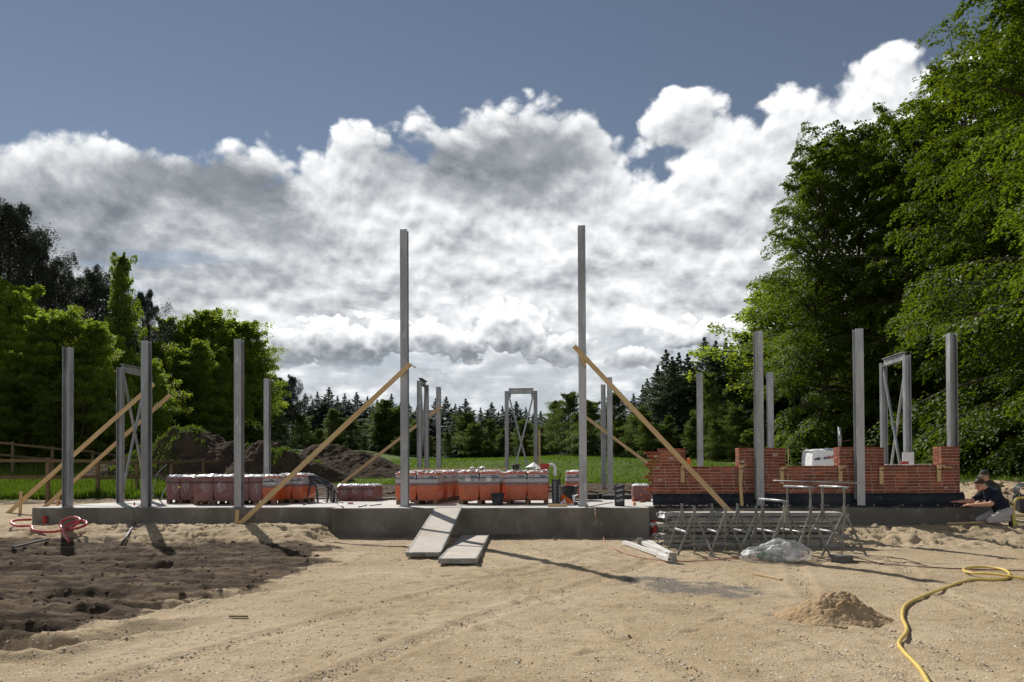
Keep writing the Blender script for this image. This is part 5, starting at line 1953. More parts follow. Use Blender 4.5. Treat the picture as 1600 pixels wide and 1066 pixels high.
def grow(seed, h, hb, R0, prof, n_limb, el0, el1, droop, n_lat, lat, n_leaf, L, W, flat=.7, side=.22, trunk_r=.22, hang=0.0, lat_angle=(45, 75), top_clump=True, out=1.0, bark='bark', leaf='leaf_beech', straggle=0.0, rough=0.0, taper=0.0):
    g = np.random.default_rng(seed)
    wood = MB()
    kx = [0, g.uniform(-.25, .25), g.uniform(-.4, .4), g.uniform(-.3, .3), g.uniform(-.2, .2)]
    ky = [0, g.uniform(-.25, .25), g.uniform(-.4, .4), g.uniform(-.3, .3), g.uniform(-.2, .2)]
    tz = [0, h * .25, h * .5, h * .75, h * .97]
    sc = min(1.0, h / 14)
    tp = [Vector((kx[i] * sc, ky[i] * sc, tz[i])) for i in range(5)]
    tp[0].z = -.3
    path = smooth_path(tp, 4)
    wood.tube(path, [trunk_r * (1.25 if i == 0 else 1) * (1 - .93 * (i / (len(path) - 1)) ** .9) + .012 for i in range(len(path))], 9)
    bb, dd, ll, tt, kk = [], [], [], [], []
    for i in range(n_limb):
        t = (i + g.random()) / n_limb
        z = hb + (h * .97 - hb) * t
        c = np.array([np.interp(z, tz, kx) * sc, np.interp(z, tz, ky) * sc, z])
        az = 2.39996 * i + g.uniform(-.5, .5)
        Ln = R0 * prof(t) * g.uniform(.72, 1.18) * out
        if straggle and g.random() < straggle:
            Ln *= g.uniform(1.12, 1.38)
        if rough:
            Ln *= g.uniform(1 - rough, 1 + rough * .6)
        el = R(el0 + (el1 - el0) * t + g.uniform(-10, 10))
        d = np.array([math.cos(az) * math.cos(el), math.sin(az) * math.cos(el), math.sin(el)])
        pts, p = [c], c.copy()
        for s in range(6):
            p = p + d * Ln / 6
            pts.append(p.copy())
            d = d + np.array([g.uniform(-.09, .09), g.uniform(-.09, .09), -droop / 6 + g.uniform(-.05, .05)])
            d /= np.linalg.norm(d)
        if Ln > R0 * .25:
            r0 = trunk_r * .34 * (1 - .6 * t) + .008
            wood.tube([Vector(q) for q in pts], [r0 * (1 - .85 * k_ / 6) + .004 for k_ in range(7)], 5, cap=False)
        pts = np.array(pts)
        shade = g.random()
        ss_ = np.linspace(.22, 1.0, n_lat)
        for q, s in enumerate(ss_):
            f = s * 6
            j = min(int(f), 5)
            b = pts[j] + (pts[j + 1] - pts[j]) * (f - j)
            tg = pts[j + 1] - pts[j]
            tg /= np.linalg.norm(tg)
            hz = np.cross(tg, [0, 0, 1])
            nh = np.linalg.norm(hz)
            hz = hz / nh if nh > 1e-3 else np.array([1., 0, 0])
            for sd_ in (-1, 1):
                an = R(g.uniform(*lat_angle)) * sd_
                dv = tg * math.cos(an) + hz * math.sin(an) + np.array([0, 0, g.uniform(-.22, .22) - hang])
                dv /= np.linalg.norm(dv)
                bb.append(b); dd.append(dv)
                ll.append((Ln * lat * (1.15 - .75 * s) + .18 * min(R0 / 4, Ln)) * g.uniform(.7, 1.25))
                tt.append(shade * .5 + .5 * g.random())
                kk.append(1 - taper * (1 - min(1, Ln / R0 * 1.2)))
        bb.append(pts[-2]); dd.append(unit_rows(np.array([pts[-1] - pts[-2]]))[0]); ll.append(Ln * lat * .6 + .1 * (1 - taper)); tt.append(shade); kk.append(1 - taper * (1 - min(1, Ln / R0 * 1.2)))
    B0, D0, L0, T0 = np.array(bb), np.array(dd), np.array(ll), np.array(tt)
    m = len(B0)
    u = g.random((m, n_leaf)) ** .8
    hz = unit_rows(np.cross(D0, np.array([0, 0, 1.0])))
    upv = np.cross(hz, D0)
    sgn = np.where(g.random((m, n_leaf)) < .5, -1, 1)
    off = sgn * side * L0[:, None] * (1.05 - u) * g.random((m, n_leaf))
    wob = g.normal(0, 1, (m, n_leaf)) * (1 - flat) * side * L0[:, None]
    P = B0[:, None] + D0[:, None] * (u * L0[:, None])[..., None] + hz[:, None] * off[..., None] + upv[:, None] * wob[..., None]
    P[..., 2] -= (u ** 2) * L0[:, None] * (.14 + hang)
    T = D0[:, None] * .75 + hz[:, None] * (sgn * .75)[..., None] + g.normal(0, .28, (m, n_leaf, 3))
    T[..., 2] -= .12 + hang
    Nn = upv[:, None] * flat * 1.3 + g.normal(0, .5, (m, n_leaf, 3))
    T, Nn = unit_rows(T.reshape(-1, 3)), unit_rows(Nn.reshape(-1, 3))
    n = m * n_leaf
    K = np.repeat(np.array(kk), n_leaf)
    V, Fq = leaf_quads(P.reshape(-1, 3), T, Nn, K * L * g.uniform(.65, 1.25, n), K ** .5 * W * g.uniform(.65, 1.25, n), g)
    tone = np.clip(np.repeat(T0, n_leaf) * .75 + .25 * g.random(n), 0, 1)
    return dict(h=h, wood=wood.mesh('trunk', bark, smooth=True), leaf=np_mesh('crown', V, Fq, leaf, tone))


def dome(t):
    return math.sqrt(max(0.0, 1 - (2 * t - 1) ** 2 * .92)) * (1.05 - .35 * t)


def beech_prof(t):
    return (.72 + .6 * t) if t < .35 else max(.10, .93 * math.sqrt(max(0, 1 - ((t - .35) / .68) ** 2)))


def cone(t):
    return max(.02, (1 - t) ** 1.05)


def pine_prof(t):
    return .55 + .6 * math.sin(math.pi * min(1, t * 1.05 + .05)) if t < .93 else .35


PROTO = {
    'beech_a': grow(11, 16, 1.4, 5.6, beech_prof, 92, 2, 64, .75, 11, .40, 70, .140, .085, .90, .40, .26, hang=.16, straggle=.30, rough=.15),
    'beech_b': grow(12, 17, 1.6, 5.4, beech_prof, 88, 4, 64, .80, 11, .40, 70, .140, .085, .90, .40, .26, hang=.18, straggle=.30, rough=.15),
    'broad_a': grow(21, 11, .9, 4.0, dome, 88, -4, 58, .50, 7, .38, 34, .17, .125, .5, .42, .2, leaf='leaf_maple', straggle=.15, rough=.3),
    'broad_b': grow(22, 12, 1.3, 3.6, dome, 84, 4, 62, .50, 7, .38, 34, .17, .125, .5, .42, .2, leaf='leaf_maple', straggle=.12, rough=.25),
    'birch': grow(31, 13, 2.2, 2.9, dome, 76, 18, 66, .65, 6, .40, 34, .16, .12, .5, .42, .13, straggle=.12, rough=.25, hang=.25, bark='bark_pale', leaf='leaf_birch'),
    'spruce_a': grow(41, 14, .6, 4.0, cone, 150, -14, 34, .12, 6, .26, 18, .40, .09, .70, .24, .17, hang=.18, rough=.40, taper=.75, leaf='needle_spruce'),
    'spruce_b': grow(42, 12, .4, 4.2, cone, 130, -10, 38, .05, 6, .28, 18, .40, .09, .65, .26, .15, hang=.14, rough=.45, taper=.75, leaf='needle_spruce'),
    'pine': grow(51, 15, 6.0, 3.1, pine_prof, 40, 0, 55, -.30, 4, .22, 120, .20, .045, .1, .75, .22, hang=-.25, rough=.3, leaf='needle_pine'),
    'shrub': grow(61, 3.4, .15, 2.0, dome, 30, 10, 75, .4, 6, .45, 52, .16, .12, .4, .36, .05, leaf='leaf_shrub'),
}


for k_ in ('broad_a', 'broad_b', 'birch'):
    m2_ = PROTO[k_]['leaf'].copy()
    m2_.materials[0] = MATS['leaf_far']
    PROTO[k_ + '_far'] = dict(h=PROTO[k_]['h'], wood=PROTO[k_]['wood'], leaf=m2_)


def plant(kind, px, top_py, D, label, group, wide=1.0, name=None, sink=0.0, x=None, h=None):
    p = at(px, 700, D)
    gz = ground_z(p.x, D)
    h = (at(px, top_py, D).z - gz) if h is None else h
    pr = PROTO[kind]
    s = h / pr['h']
    e = empty(name or {'beech': 'beech_tree', 'broad': 'broadleaf_tree', 'birch': 'birch_tree', 'spruce': 'spruce_tree', 'pine': 'pine_tree', 'shrub': 'shrub'}[kind.split('_')[0]], (p.x, D, gz - sink), random.uniform(0, 6.28))
    e.scale = (s * wide, s * wide, s)
    tag(e, label, 'shrub' if kind == 'shrub' else 'tree', group)
    link(bpy.data.objects.new('trunk', pr['wood']), e)
    link(bpy.data.objects.new('crown', pr['leaf']), e)
    return e


GB = 'beeches at the edge of the wood'
BL = 'big leafy beech with layered drooping branches at the edge of the wood'
for i, (px, ty, D, w) in enumerate(((1286, 248, 43, .84), (1345, 235, 45, .80), (1430, 195, 40, .84), (1522, 125, 37, .82), (1618, 55, 33, .82), (1705, -70, 28, .9), (1830, -130, 25, .95), (1980, -220, 22, 1.0), (1520, 230, 48, .9), (1660, 150, 46, .95), (1420, 330, 50, .9))):
    plant('beech_a' if i % 2 else 'beech_b', px, ty, D, {0: 'outermost leafy beech of the wood, right beside the dark spruces', 4: 'big leafy beech behind the brick corner where the workers kneel'}.get(i, BL), GB, w)
GS = 'shrubs under the beeches'
SL = 'leafy shrub growing low in the shade under the beeches'
for px, ty, D, w in ((1268, 655, 44, 1.2), (1310, 668, 42, 1.0), (1500, 655, 33, 1.1), (1540, 640, 34, 1.1), (1400, 672, 40, 1.0), (1360, 660, 44, 1.1), (1235, 672, 46, 1.0), (1590, 660, 31, 1.1), (1455, 668, 37, 1.0), (1180, 680, 48, 1.1)):
    plant('shrub', px, ty, D, SL, GS, w)
GF = 'spruces behind the leafy bushes'
for px, ty, D, w in ((1040, 541, 64, .95), (1062, 546, 66, .9), (1100, 521, 64, .95), (1122, 527, 66, .9), (1166, 513, 60, 1.0), (1012, 588, 68, .9), (1082, 560, 70, 1.0), (1145, 530, 68, 1.0), (1200, 515, 66, 1.0), (1050, 552, 60, 1.0), (1030, 566, 62, .9), (1112, 540, 60, 1.0), (1135, 522, 62, .9), (1074, 548, 62, .9), (1005, 598, 66, 1.0), (975, 618, 76, 1.0), (950, 622, 80, 1.0), (1178, 524, 62, 1.0), (925, 628, 86, 1.0), (1185, 560, 56, 1.0), (990, 612, 74, .9), (1235, 540, 62, 1.1)):
    plant('spruce_a' if px % 2 else 'spruce_b', px, ty, D, 'dark pointed spruce behind the leafy bushes beyond the low brick wall', GF, w * 1.25)
GM = 'leafy trees along the right side of the field'
for i, (px, ty, D, w) in enumerate(((962, 618, 62, 1.0), (1000, 640, 58, 1.1), (1046, 652, 56, 1.0), (1108, 588, 54, .62), (1085, 655, 52, 1.0), (1150, 640, 50, 1.0), (1010, 650, 54, 1.1), (925, 630, 68, 1.2), (1185, 640, 50, .9), (890, 618, 76, 1.0), (868, 630, 82, 1.1), (905, 650, 70, 1.2), (965, 660, 60, 1.3), (1120, 660, 49, 1.1))):
    plant('broad_a_far' if i % 2 else 'broad_b_far', px, ty, D, 'rounded leafy tree at the right-hand edge of the green field', GM, w)
GFAR = 'conifers of the far wood'
for i, (px, ty) in enumerate(((478, 612), (497, 609), (516, 602), (538, 612), (556, 610), (574, 616), (590, 622), (612, 612), (640, 628), (662, 640), (698, 617), (712, 628), (727, 620), (752, 634), (770, 626), (786, 632), (806, 624), (822, 634), (846, 640), (430, 620), (450, 612), (625, 626), (680, 620), (488, 622), (506, 618), (527, 616), (547, 622), (566, 626), (582, 630), (601, 624), (633, 634), (651, 632), (670, 636), (705, 634), (720, 632), (740, 640), (761, 638), (779, 640), (797, 634), (814, 640), (834, 646), (858, 644), (465, 624), (442, 628))):
    plant('spruce_a' if i % 2 else 'spruce_b', px, ty, 104 + (i * 37) % 17, 'dark conifer in the far wood beyond the green field', GFAR, 1.45)
for px, ty in ((436, 592), (458, 591), (447, 598)):
    plant('pine', px, ty, 92, 'slender far pine with a tufted crown beside the leafy row', 'far pines', .9)
GFL = 'leafy trees of the far wood'
for i, (px, ty, D) in enumerate(((520, 640, 96), (470, 650, 92), (548, 655, 95), (590, 645, 98), (602, 628, 100), (625, 640, 98), (650, 660, 94), (730, 648, 98), (742, 665, 94), (768, 655, 96), (790, 672, 93), (820, 660, 97), (700, 676, 94), (845, 668, 92), (500, 672, 90), (570, 680, 92), (670, 682, 92), (440, 665, 86), (860, 655, 94), (620, 684, 92), (760, 690, 91), (540, 690, 90))):
    plant('birch_far' if i % 3 == 0 else ('broad_b_far' if i % 3 == 1 else 'broad_a_far'), px, ty, D, 'green leafy tree in the far wood beyond the field', GFL, 1.35)
GBI = 'tall leafy row behind the soil heaps'
for i, (px, ty, D, w) in enumerate(((262, 506, 58, 1.0), (296, 500, 60, 1.0), (328, 492, 60, 1.05), (360, 500, 62, 1.05), (388, 510, 63, .95), (398, 556, 64, .9), (312, 540, 54, .9), (345, 545, 56, .9), (282, 550, 54, 1.0), (378, 590, 58, .9), (240, 540, 52, 1.0), (355, 505, 70, 1.0), (300, 515, 70, 1.0))):
    plant('birch' if i % 2 else 'broad_b', px, ty, D, 'tall leafy tree in the row behind the weedy soil heap', GBI, w)
plant('spruce_a', 187, 412, 50, 'tall pointed tree rising above the wood on the meadow side', None, .95, 'larch_tree')
plant('birch', 189, 399, 49.2, 'light green leafy tree against the tall pointed one', None, .5)
GP = 'dark pines above the meadow wood'
for px, ty, D, w in ((-25, 318, 47, 1.1), (14, 329, 46, 1.0), (52, 380, 47, .95), (78, 425, 48, .9), (118, 438, 52, .9), (146, 430, 54, .9), (222, 462, 54, .85), (-80, 330, 46, 1.1), (165, 450, 56, .9)):
    plant('pine', px, ty, D, 'dark tufted pine standing above the leafy wood by the meadow', GP, w)
GL = 'leafy trees by the meadow fence'
for i, (px, ty, D, w) in enumerate(((-40, 470, 38, 1.2), (20, 452, 41, 1.1), (62, 505, 38, 1.1), (106, 498, 39, .95), (150, 512, 40, .9), (178, 540, 43, 1.0), (30, 560, 36, 1.1), (130, 580, 37, 1.0), (205, 560, 47, 1.0), (232, 570, 46, 1.0), (80, 600, 36, 1.1), (-10, 600, 35, 1.2), (175, 610, 39, 1.0), (-100, 480, 37, 1.2))):
    plant('broad_a' if i % 2 else 'broad_b', px, ty, D, 'leafy tree standing behind the upper meadow fence', GL, w)
for px, ty, D, w in ((20, 672, 37, 1.2), (70, 676, 38, 1.2), (120, 680, 40, 1.2), (170, 684, 43, 1.2), (220, 668, 44, 1.2), (-30, 660, 36, 1.2), (395, 668, 50, 1.1), (360, 676, 50, 1.1)):
    plant('shrub', px, ty, D, 'low dark shrub under the trees above the meadow', 'shrubs above the meadow', w)
# more of the wood behind, seen only through the gaps
g = random.Random(77)
for i in range(26):
    px = -60 + i * 19 + g.uniform(-8, 8)
    plant('spruce_a' if i % 2 else 'broad_b', px, 560 + g.uniform(-20, 30), 66 + g.uniform(0, 8), 'tree deep in the wood behind the leafy row', 'trees deep in the left wood', 1.2)
for i in range(16):
    px = 1220 + i * 34 + g.uniform(-8, 8)
    plant('spruce_b' if i % 2 else 'broad_a', px, 480 + g.uniform(-30, 60), 56 + g.uniform(0, 8), 'tree deep in the wood behind the beeches', 'trees deep in the right wood', 1.2)
for i in range(24):
    px = 420 + i * 20 + g.uniform(-8, 8)
    plant('spruce_a' if i % 2 else 'spruce_b', px, 652 + g.uniform(-8, 14), 126 + g.uniform(0, 10), 'tree deep in the far wood beyond the field', 'trees deep in the far wood', 1.3)

# ------------------------------------------------------------------ stones and clods
def scatter(name, pts, sizes, mat, label, seed, cat):
    g = np.random.default_rng(seed)
    n = len(pts)
    base = np.array([(1, 0, -.2), (.3, .95, -.2), (-.8, .6, -.2), (-.8, -.6, -.2), (.3, -.95, -.2), (.5, .2, .55), (-.3, .35, .62), (-.2, -.4, .5)])
    fs = np.array([(0, 1, 5), (1, 2, 6), (1, 6, 5), (2, 3, 6), (3, 7, 6), (3, 4, 7), (4, 0, 5), (4, 5, 7), (5, 6, 7)])
    a = g.uniform(0, 6.28, n)
    J = base[None] * g.uniform(.65, 1.2, (n, 8, 3)) * sizes[:, None, None]
    c, s = np.cos(a)[:, None], np.sin(a)[:, None]
    V = np.stack([J[..., 0] * c - J[..., 1] * s, J[..., 0] * s + J[..., 1] * c, J[..., 2] * g.uniform(.5, 1, (n, 1))], -1) + pts[:, None]
    Fq = (fs[None] + (np.arange(n) * 8)[:, None, None]).reshape(-1, 3)
    me = np_mesh(name, V.reshape(-1, 3), Fq, mat, np.repeat(g.random(n), len(fs)))
    o = bpy.data.objects.new(name, me)
    o['kind'] = 'stuff'
    link(o)
    tag(o, label, cat)
    return o


g = np.random.default_rng(5)
def strew(n, near_pow=2.2):
    y = 4.2 + 11.0 * g.random(n) ** near_pow
    x = (g.random(n) - .5) * 2 * (y * .78 + .6) - y * .065
    return x, y


x, y = strew(42000)
sz = .004 + .011 * g.random(len(x)) ** 4 + .0004 * y
mk = mud_mask(x, y)
keep = mk < .6
scatter('gravel', np.stack([x, y, terrain(x, y)], -1)[keep], sz[keep], 'gravel_chip', 'pale gravel chips strewn over the sandy yard', 1, 'gravel') if 'gravel_chip' in MATS else None
x, y = strew(7000, 1.3)
x = -abs(x) * 1.2 - 2.2
mk = mud_mask(x, y)
keep = (mk > .35) & (g.random(len(x)) < .9)
sz = .008 + .055 * g.random(len(x)) ** 6
scatter('clods', np.stack([x, y, terrain(x, y)], -1)[keep], sz[keep], 'clod', 'dark clods of earth lying over the churned mud', 2, 'soil')
y = 18 + 6.5 * g.random(900)
x = 9.2 + 8 * g.random(900)
scatter('clods', np.stack([x, y, terrain(x, y)], -1), .03 + .16 * g.random(900) ** 5, 'clod', 'lumps of dug earth behind the kneeling workers', 3, 'soil')
y = 20.8 + 7.5 * g.random(2200)
x = -13 + 17 * g.random(2200)
scatter('clods', np.stack([x, y, terrain(x, y)], -1), .02 + .10 * g.random(2200) ** 5, 'clod', 'lumps of earth on the churned strip behind the slab', 4, 'soil')

# ------------------------------------------------------------------ things beyond the wall and at the right edge
a, b = at(1268, 728, 21.0), at(1307, 703, 21.0)
w = b.x - a.x
gz = ground_z(a.x, 21.0)
e = empty('wrapped_pallet', ((a.x + b.x) / 2, 21.0, gz))
tag(e, 'white plastic-wrapped pallet with blue and red print behind the brick wall', 'pallet')
hh = b.z - gz
pack_box(w * .93, .9, hh - .13, 500, [(1.0, 0)], .02).build('wrapped_pack', 'white_sheet', e).location = (0, .45, .11)
pallet_base(w * .97, .88).build('wooden_pallet', 'pallet_wood', e).location = (0, .45, 0)
vs_, fs = crumple(w * 1.04, .95, .07, 501, 9, 7, .03)
MB().add(vs_, fs).build('film_top', 'white_sheet', e).location = (0, .45, hh + .003)
mb = MB()
g = random.Random(31)
z = at(1288, 716, 21.0).z - gz
for x0 in (-.27, -.02, .16):
    x = x0
    while x < x0 + .17:
        ww = g.uniform(.02, .035)
        mb.box((x, -.034, z - .03 + x * .12), (x + ww, -.031, z + .03 + x * .12 + g.uniform(-.01, .02)), 0 if g.random() < .7 else 1)
        x += ww + .008
o = mb.build('printed_lettering', ['ink_blue', 'ink_red'], e)
o['kind'] = 'stuff'

c = at(1313, 700, 22.2)
gz = ground_z(c.x, 22.2)
e = empty('steel_prop', (c.x, 22.2, gz))
tag(e, 'thin steel prop on tripod legs standing behind the brick wall', 'prop')
zt = at(1313, 668, 22.2).z - gz
zm = at(1313, 691, 22.2).z - gz
MB().tube([(0, 0, zm - .3), (0, 0, zt)], .035, 10).build('tube', 'galvanised', e, smooth=True)
MB().tube([(-.05, 0, zm - .3), (-.05, 0, zt + .02)], .012, 8).build('rod', 'galvanised', e, smooth=True)
MB().lathe([(.05, 0), (.05, .05)], 10, (0, 0, zm + .12)).build('collar', 'galvanised_dull', e)
for k in range(3):
    t = 2.1 * k + .5
    MB().tube([(0, 0, zm), (.42 * math.cos(t), .42 * math.sin(t), 0)], .018, 6).build('leg', 'galvanised_dull', e, smooth=True)
MB().tube([(.02, 0, zm + .02), (.28, 0, zm + .06)], .010, 6).build('handle', 'cable_dark', e)

# coil of cable and yellow frame at the edge
c = at(1598, 768, 17.8)
gz = ground_z(c.x, 17.8)
e = empty('cable_coil', (c.x, 17.8, gz))
tag(e, 'coil of grey and black cable on a dark box behind the yellow frame', 'coil')
zc = c.z - gz
for k in range(6):
    r = .11 + .012 * k
    pts = [(r * math.cos(t), .02 * k - .05, zc + .02 + r * math.sin(t)) for t in [i * 2 * math.pi / 24 for i in range(25)]]
    MB().tube(pts, .010, 6, cap=False).build('cable_turn', 'grey_pipe' if k % 2 else 'conduit', e, smooth=True)
MB().box((-.12, -.10, 0), (.16, .2, zc - .08)).build('box', 'black_plastic', e, bevel=.01)
pts = [at(1585, 812, 16.9), at(1584, 792, 16.9), at(1587, 781, 16.9), at(1596, 778, 16.9), at(1615, 779, 16.9), at(1630, 784, 16.9), at(1632, 812, 16.9)]
o = MB().tube(smooth_path(pts, 6), .024, 10).build('bent_tube', 'yellow_hose', smooth=True)
tag(o, 'bent yellow tube frame standing on the sand beyond the kneeling workers', 'frame')
for (x0, y0, x1, y1, Y, lb) in ((1568, 786, 1610, 785, 17.3, 'pale plank lying on the earth behind the yellow frame'), (1480, 826, 1540, 820, 15.35, 'thin pale lath lying on the sand at the foot of the slab')):
    a, b = at(x0, y0, Y), at(x1, y1, Y)
    a.z, b.z = ground_z(a.x, a.y) + .03, ground_z(b.x, b.y) + .03
    o = MB().beam(a, b, .09, .03).build('plank', 'timber')
    tag(o, lb, 'plank')


# ------------------------------------------------------------------ people
def capsule(mb, pts, rad, n=12):
    mb.tube(pts, rad, n)
    for p, r in zip(pts, rad if isinstance(rad, (list, tuple)) else [rad] * len(pts)):
        ball(mb, p, (r, r, r))


def ball(mb, c, r, n=10):
    c = Vector(c)
    prof = [(math.sin(math.pi * i / n), -math.cos(math.pi * i / n)) for i in range(n + 1)]
    vs_, fs = [], []
    for (s, z) in prof:
        s = max(s, .002)
        for j in range(12):
            t = 2 * math.pi * j / 12
            vs_.append((c.x + r[0] * s * math.cos(t), c.y + r[1] * s * math.sin(t), c.z + r[2] * z))
    for i in range(n):
        for j in range(12):
            fs.append((i * 12 + j, i * 12 + (j + 1) % 12, (i + 1) * 12 + (j + 1) % 12, (i + 1) * 12 + j))
    fs += [tuple(range(11, -1, -1)), tuple(n * 12 + j for j in range(12))]
    mb.add(vs_, fs)


def head_shape(mb, c, look, up):
    """skull, jaw, nose, ears; look and up are directions"""
    look, up = Vector(look).normalized(), Vector(up)
    up = (up - look * up.dot(look)).normalized()
    s = look.cross(up)
    c = Vector(c)
    ball(mb, c + up * .025 - look * .012, (.085, .085, .095))
    ball(mb, c - up * .045 + look * .025, (.060, .060, .065))
    capsule(mb, [c + look * .085 + up * .015, c + look * .105 - up * .022], [.010, .016], 8)      # nose
    capsule(mb, [c + look * .082 - up * .058 + s * .02, c + look * .082 - up * .058 - s * .02], [.012, .012], 8)   # lips
    ball(mb, c + look * .065 - up * .098, (.026, .026, .022))                                         # chin
    capsule(mb, [c + look * .076 + up * .038 + s * .035, c + look * .080 + up * .038 - s * .035], [.014, .014], 8)  # brow
    for k in (-1, 1):
        capsule(mb, [c + s * .082 * k + up * .02, c + s * .086 * k - up * .025], [.016, .012], 8)    # ears


def hand(mb, w, d, n_, curl=.5):
    """palm and five fingers from wrist w along d, palm facing n_"""
    w, d, n_ = Vector(w), Vector(d).normalized(), Vector(n_)
    n_ = (n_ - d * n_.dot(d)).normalized()
    s = d.cross(n_)
    for k in (-1.0, -.35, .35, 1.0):
        capsule(mb, [w + s * .012 * k, w + d * .08 + s * .028 * k], [.017, .015], 8)
    for k, L in zip((-1.05, -.36, .34, 1.0), (.062, .078, .084, .074)):
        b = w + d * .085 + s * .029 * k
        m1 = b + d * L * .5 + n_ * L * .22 * curl
        m2 = m1 + d * L * .36 + n_ * L * .5 * curl
        capsule(mb, [b, m1, m2], [.0105, .0098, .0085], 8)
    t0 = w + d * .03 + s * .03
    capsule(mb, [t0, t0 + d * .03 + s * .034, t0 + d * .062 + s * .038 + n_ * .015], [.014, .012, .0095], 8)


def figure(name, mb, zones, label, mats, vox=.0105):
    """union of the shapes as one continuous skin; zones = [(material, points)] colour it by the nearest bone"""
    me = mb.mesh(name, mats[0])
    o = bpy.data.objects.new(name, me)
    link(o)
    md = o.modifiers.new('skin', 'REMESH')
    md.mode = 'VOXEL'
    md.voxel_size = vox
    sm = o.modifiers.new('soft', 'SMOOTH')
    sm.factor = .5
    sm.iterations = 3
    dg = bpy.context.evaluated_depsgraph_get()
    m2 = bpy.data.meshes.new_from_object(o.evaluated_get(dg))
    o.modifiers.clear()
    o.data = m2
    m2.materials.clear()
    for m in mats:
        m2.materials.append(MATS[m])
    P = np.empty(len(m2.polygons) * 3)
    m2.polygons.foreach_get('center', P)
    P = P.reshape(-1, 3)
    best = np.full(len(P), 1e9)
    idx = np.zeros(len(P), dtype=np.int32)
    for mi, a, b, r in zones:
        a, b = np.array(a), np.array(b)
        ab = b - a
        t = np.clip(((P - a) @ ab) / max(ab @ ab, 1e-9), 0, 1)
        d = np.linalg.norm(P - a - t[:, None] * ab, axis=1) - r
        k = d < best
        best[k] = d[k]
        idx[k] = mi
    m2.polygons.foreach_set('material_index', idx)
    m2.polygons.foreach_set('use_smooth', [True] * len(m2.polygons))
    m2.update()
    tag(o, label, 'person')
    return o


def bone(px, py, Y, dy=0.0):
    p = at(px, py, Y)
    return Vector((p.x, Y + dy, p.z))


def boot(parent, heel, toe, sole_n):
    """work boot: sole towards sole_n"""
    heel, toe, n_ = Vector(heel), Vector(toe), Vector(sole_n).normalized()
    d = (toe - heel).normalized()
    n_ = (n_ - d * n_.dot(d)).normalized()
    s = d.cross(n_)
    L = .28
    prof = [(-.01, .030), (.03, .038), (.09, .033), (.15, .040), (.21, .046), (.25, .040), (.28, .018)]
    mb = MB()
    for sgn, lift in ((0, .0),):
        ring = [heel + d * u + s * v for u, v in prof] + [heel + d * u - s * v for u, v in reversed(prof)]
    k = len(ring)
    vs_ = [p + n_ * .022 for p in ring] + [p for p in ring]
    sole = MB().add(vs_, [tuple(range(k)), tuple(range(2 * k - 1, k - 1, -1))] + [(i, (i + 1) % k, k + (i + 1) % k, k + i) for i in range(k)])
    up_ = MB()
    lay = [(1.0, .001), (.95, .035), (.80, .065), (.55, .085)]
    vs_ = []
    cen = heel + d * .11
    for sc_, z in lay:
        for p in ring:
            q = cen + (p - cen) * sc_
            vs_.append(q - n_ * z)
    fs = [(j * k + i, j * k + (i + 1) % k, (j + 1) * k + (i + 1) % k, (j + 1) * k + i) for j in range(3) for i in range(k)]
    fs += [tuple(range(k)), tuple(3 * k + i for i in range(k - 1, -1, -1))]
    up_.add(vs_, fs)
    o = up_.build('boot', 'shoe', parent, smooth=True)
    q = sole.build('sole', 'sole', o, bevel=.004)
    return o


def hair_cap(parent, c, look, up, mat, name, peak=False):
    look, up = Vector(look).normalized(), Vector(up)
    up = (up - look * up.dot(look)).normalized()
    s = look.cross(up)
    c = Vector(c) + up * .028 - look * .012
    mb = MB()
    vs_, fs = [], []
    n, m_ = 16, 6
    for i in range(m_ + 1):
        ph = (math.pi * .56) * i / m_
        for j in range(n):
            t = 2 * math.pi * j / n
            cut = 1.0
            f = math.cos(t)
            ph2 = ph * (1.0 if f < .2 else (.72 if peak else .62) + .0 * f) if True else ph
            ph2 = ph * (1.08 - .42 * max(f, 0) ** .7)
            v = up * math.cos(ph2) * .107 + (look * math.cos(t) + s * math.sin(t)) * math.sin(ph2) * .097
            vs_.append(c + v)
    for i in range(m_):
        for j in range(n):
            fs.append((i * n + j, i * n + (j + 1) % n, (i + 1) * n + (j + 1) % n, (i + 1) * n + j))
    mb.add(vs_, fs)
    if peak:
        rim = [c + up * .022 + (look * math.cos(t) + s * math.sin(t)) * .098 for t in [(-1 + i / 4) * 1.1 for i in range(9)]]
        tip = [p + look * .07 - up * .012 for p in rim]
        mb.add(rim + tip, [(i, i + 1, 10 + i, 9 + i) for i in range(8)])
    return mb.build(name, mat, parent, smooth=True)


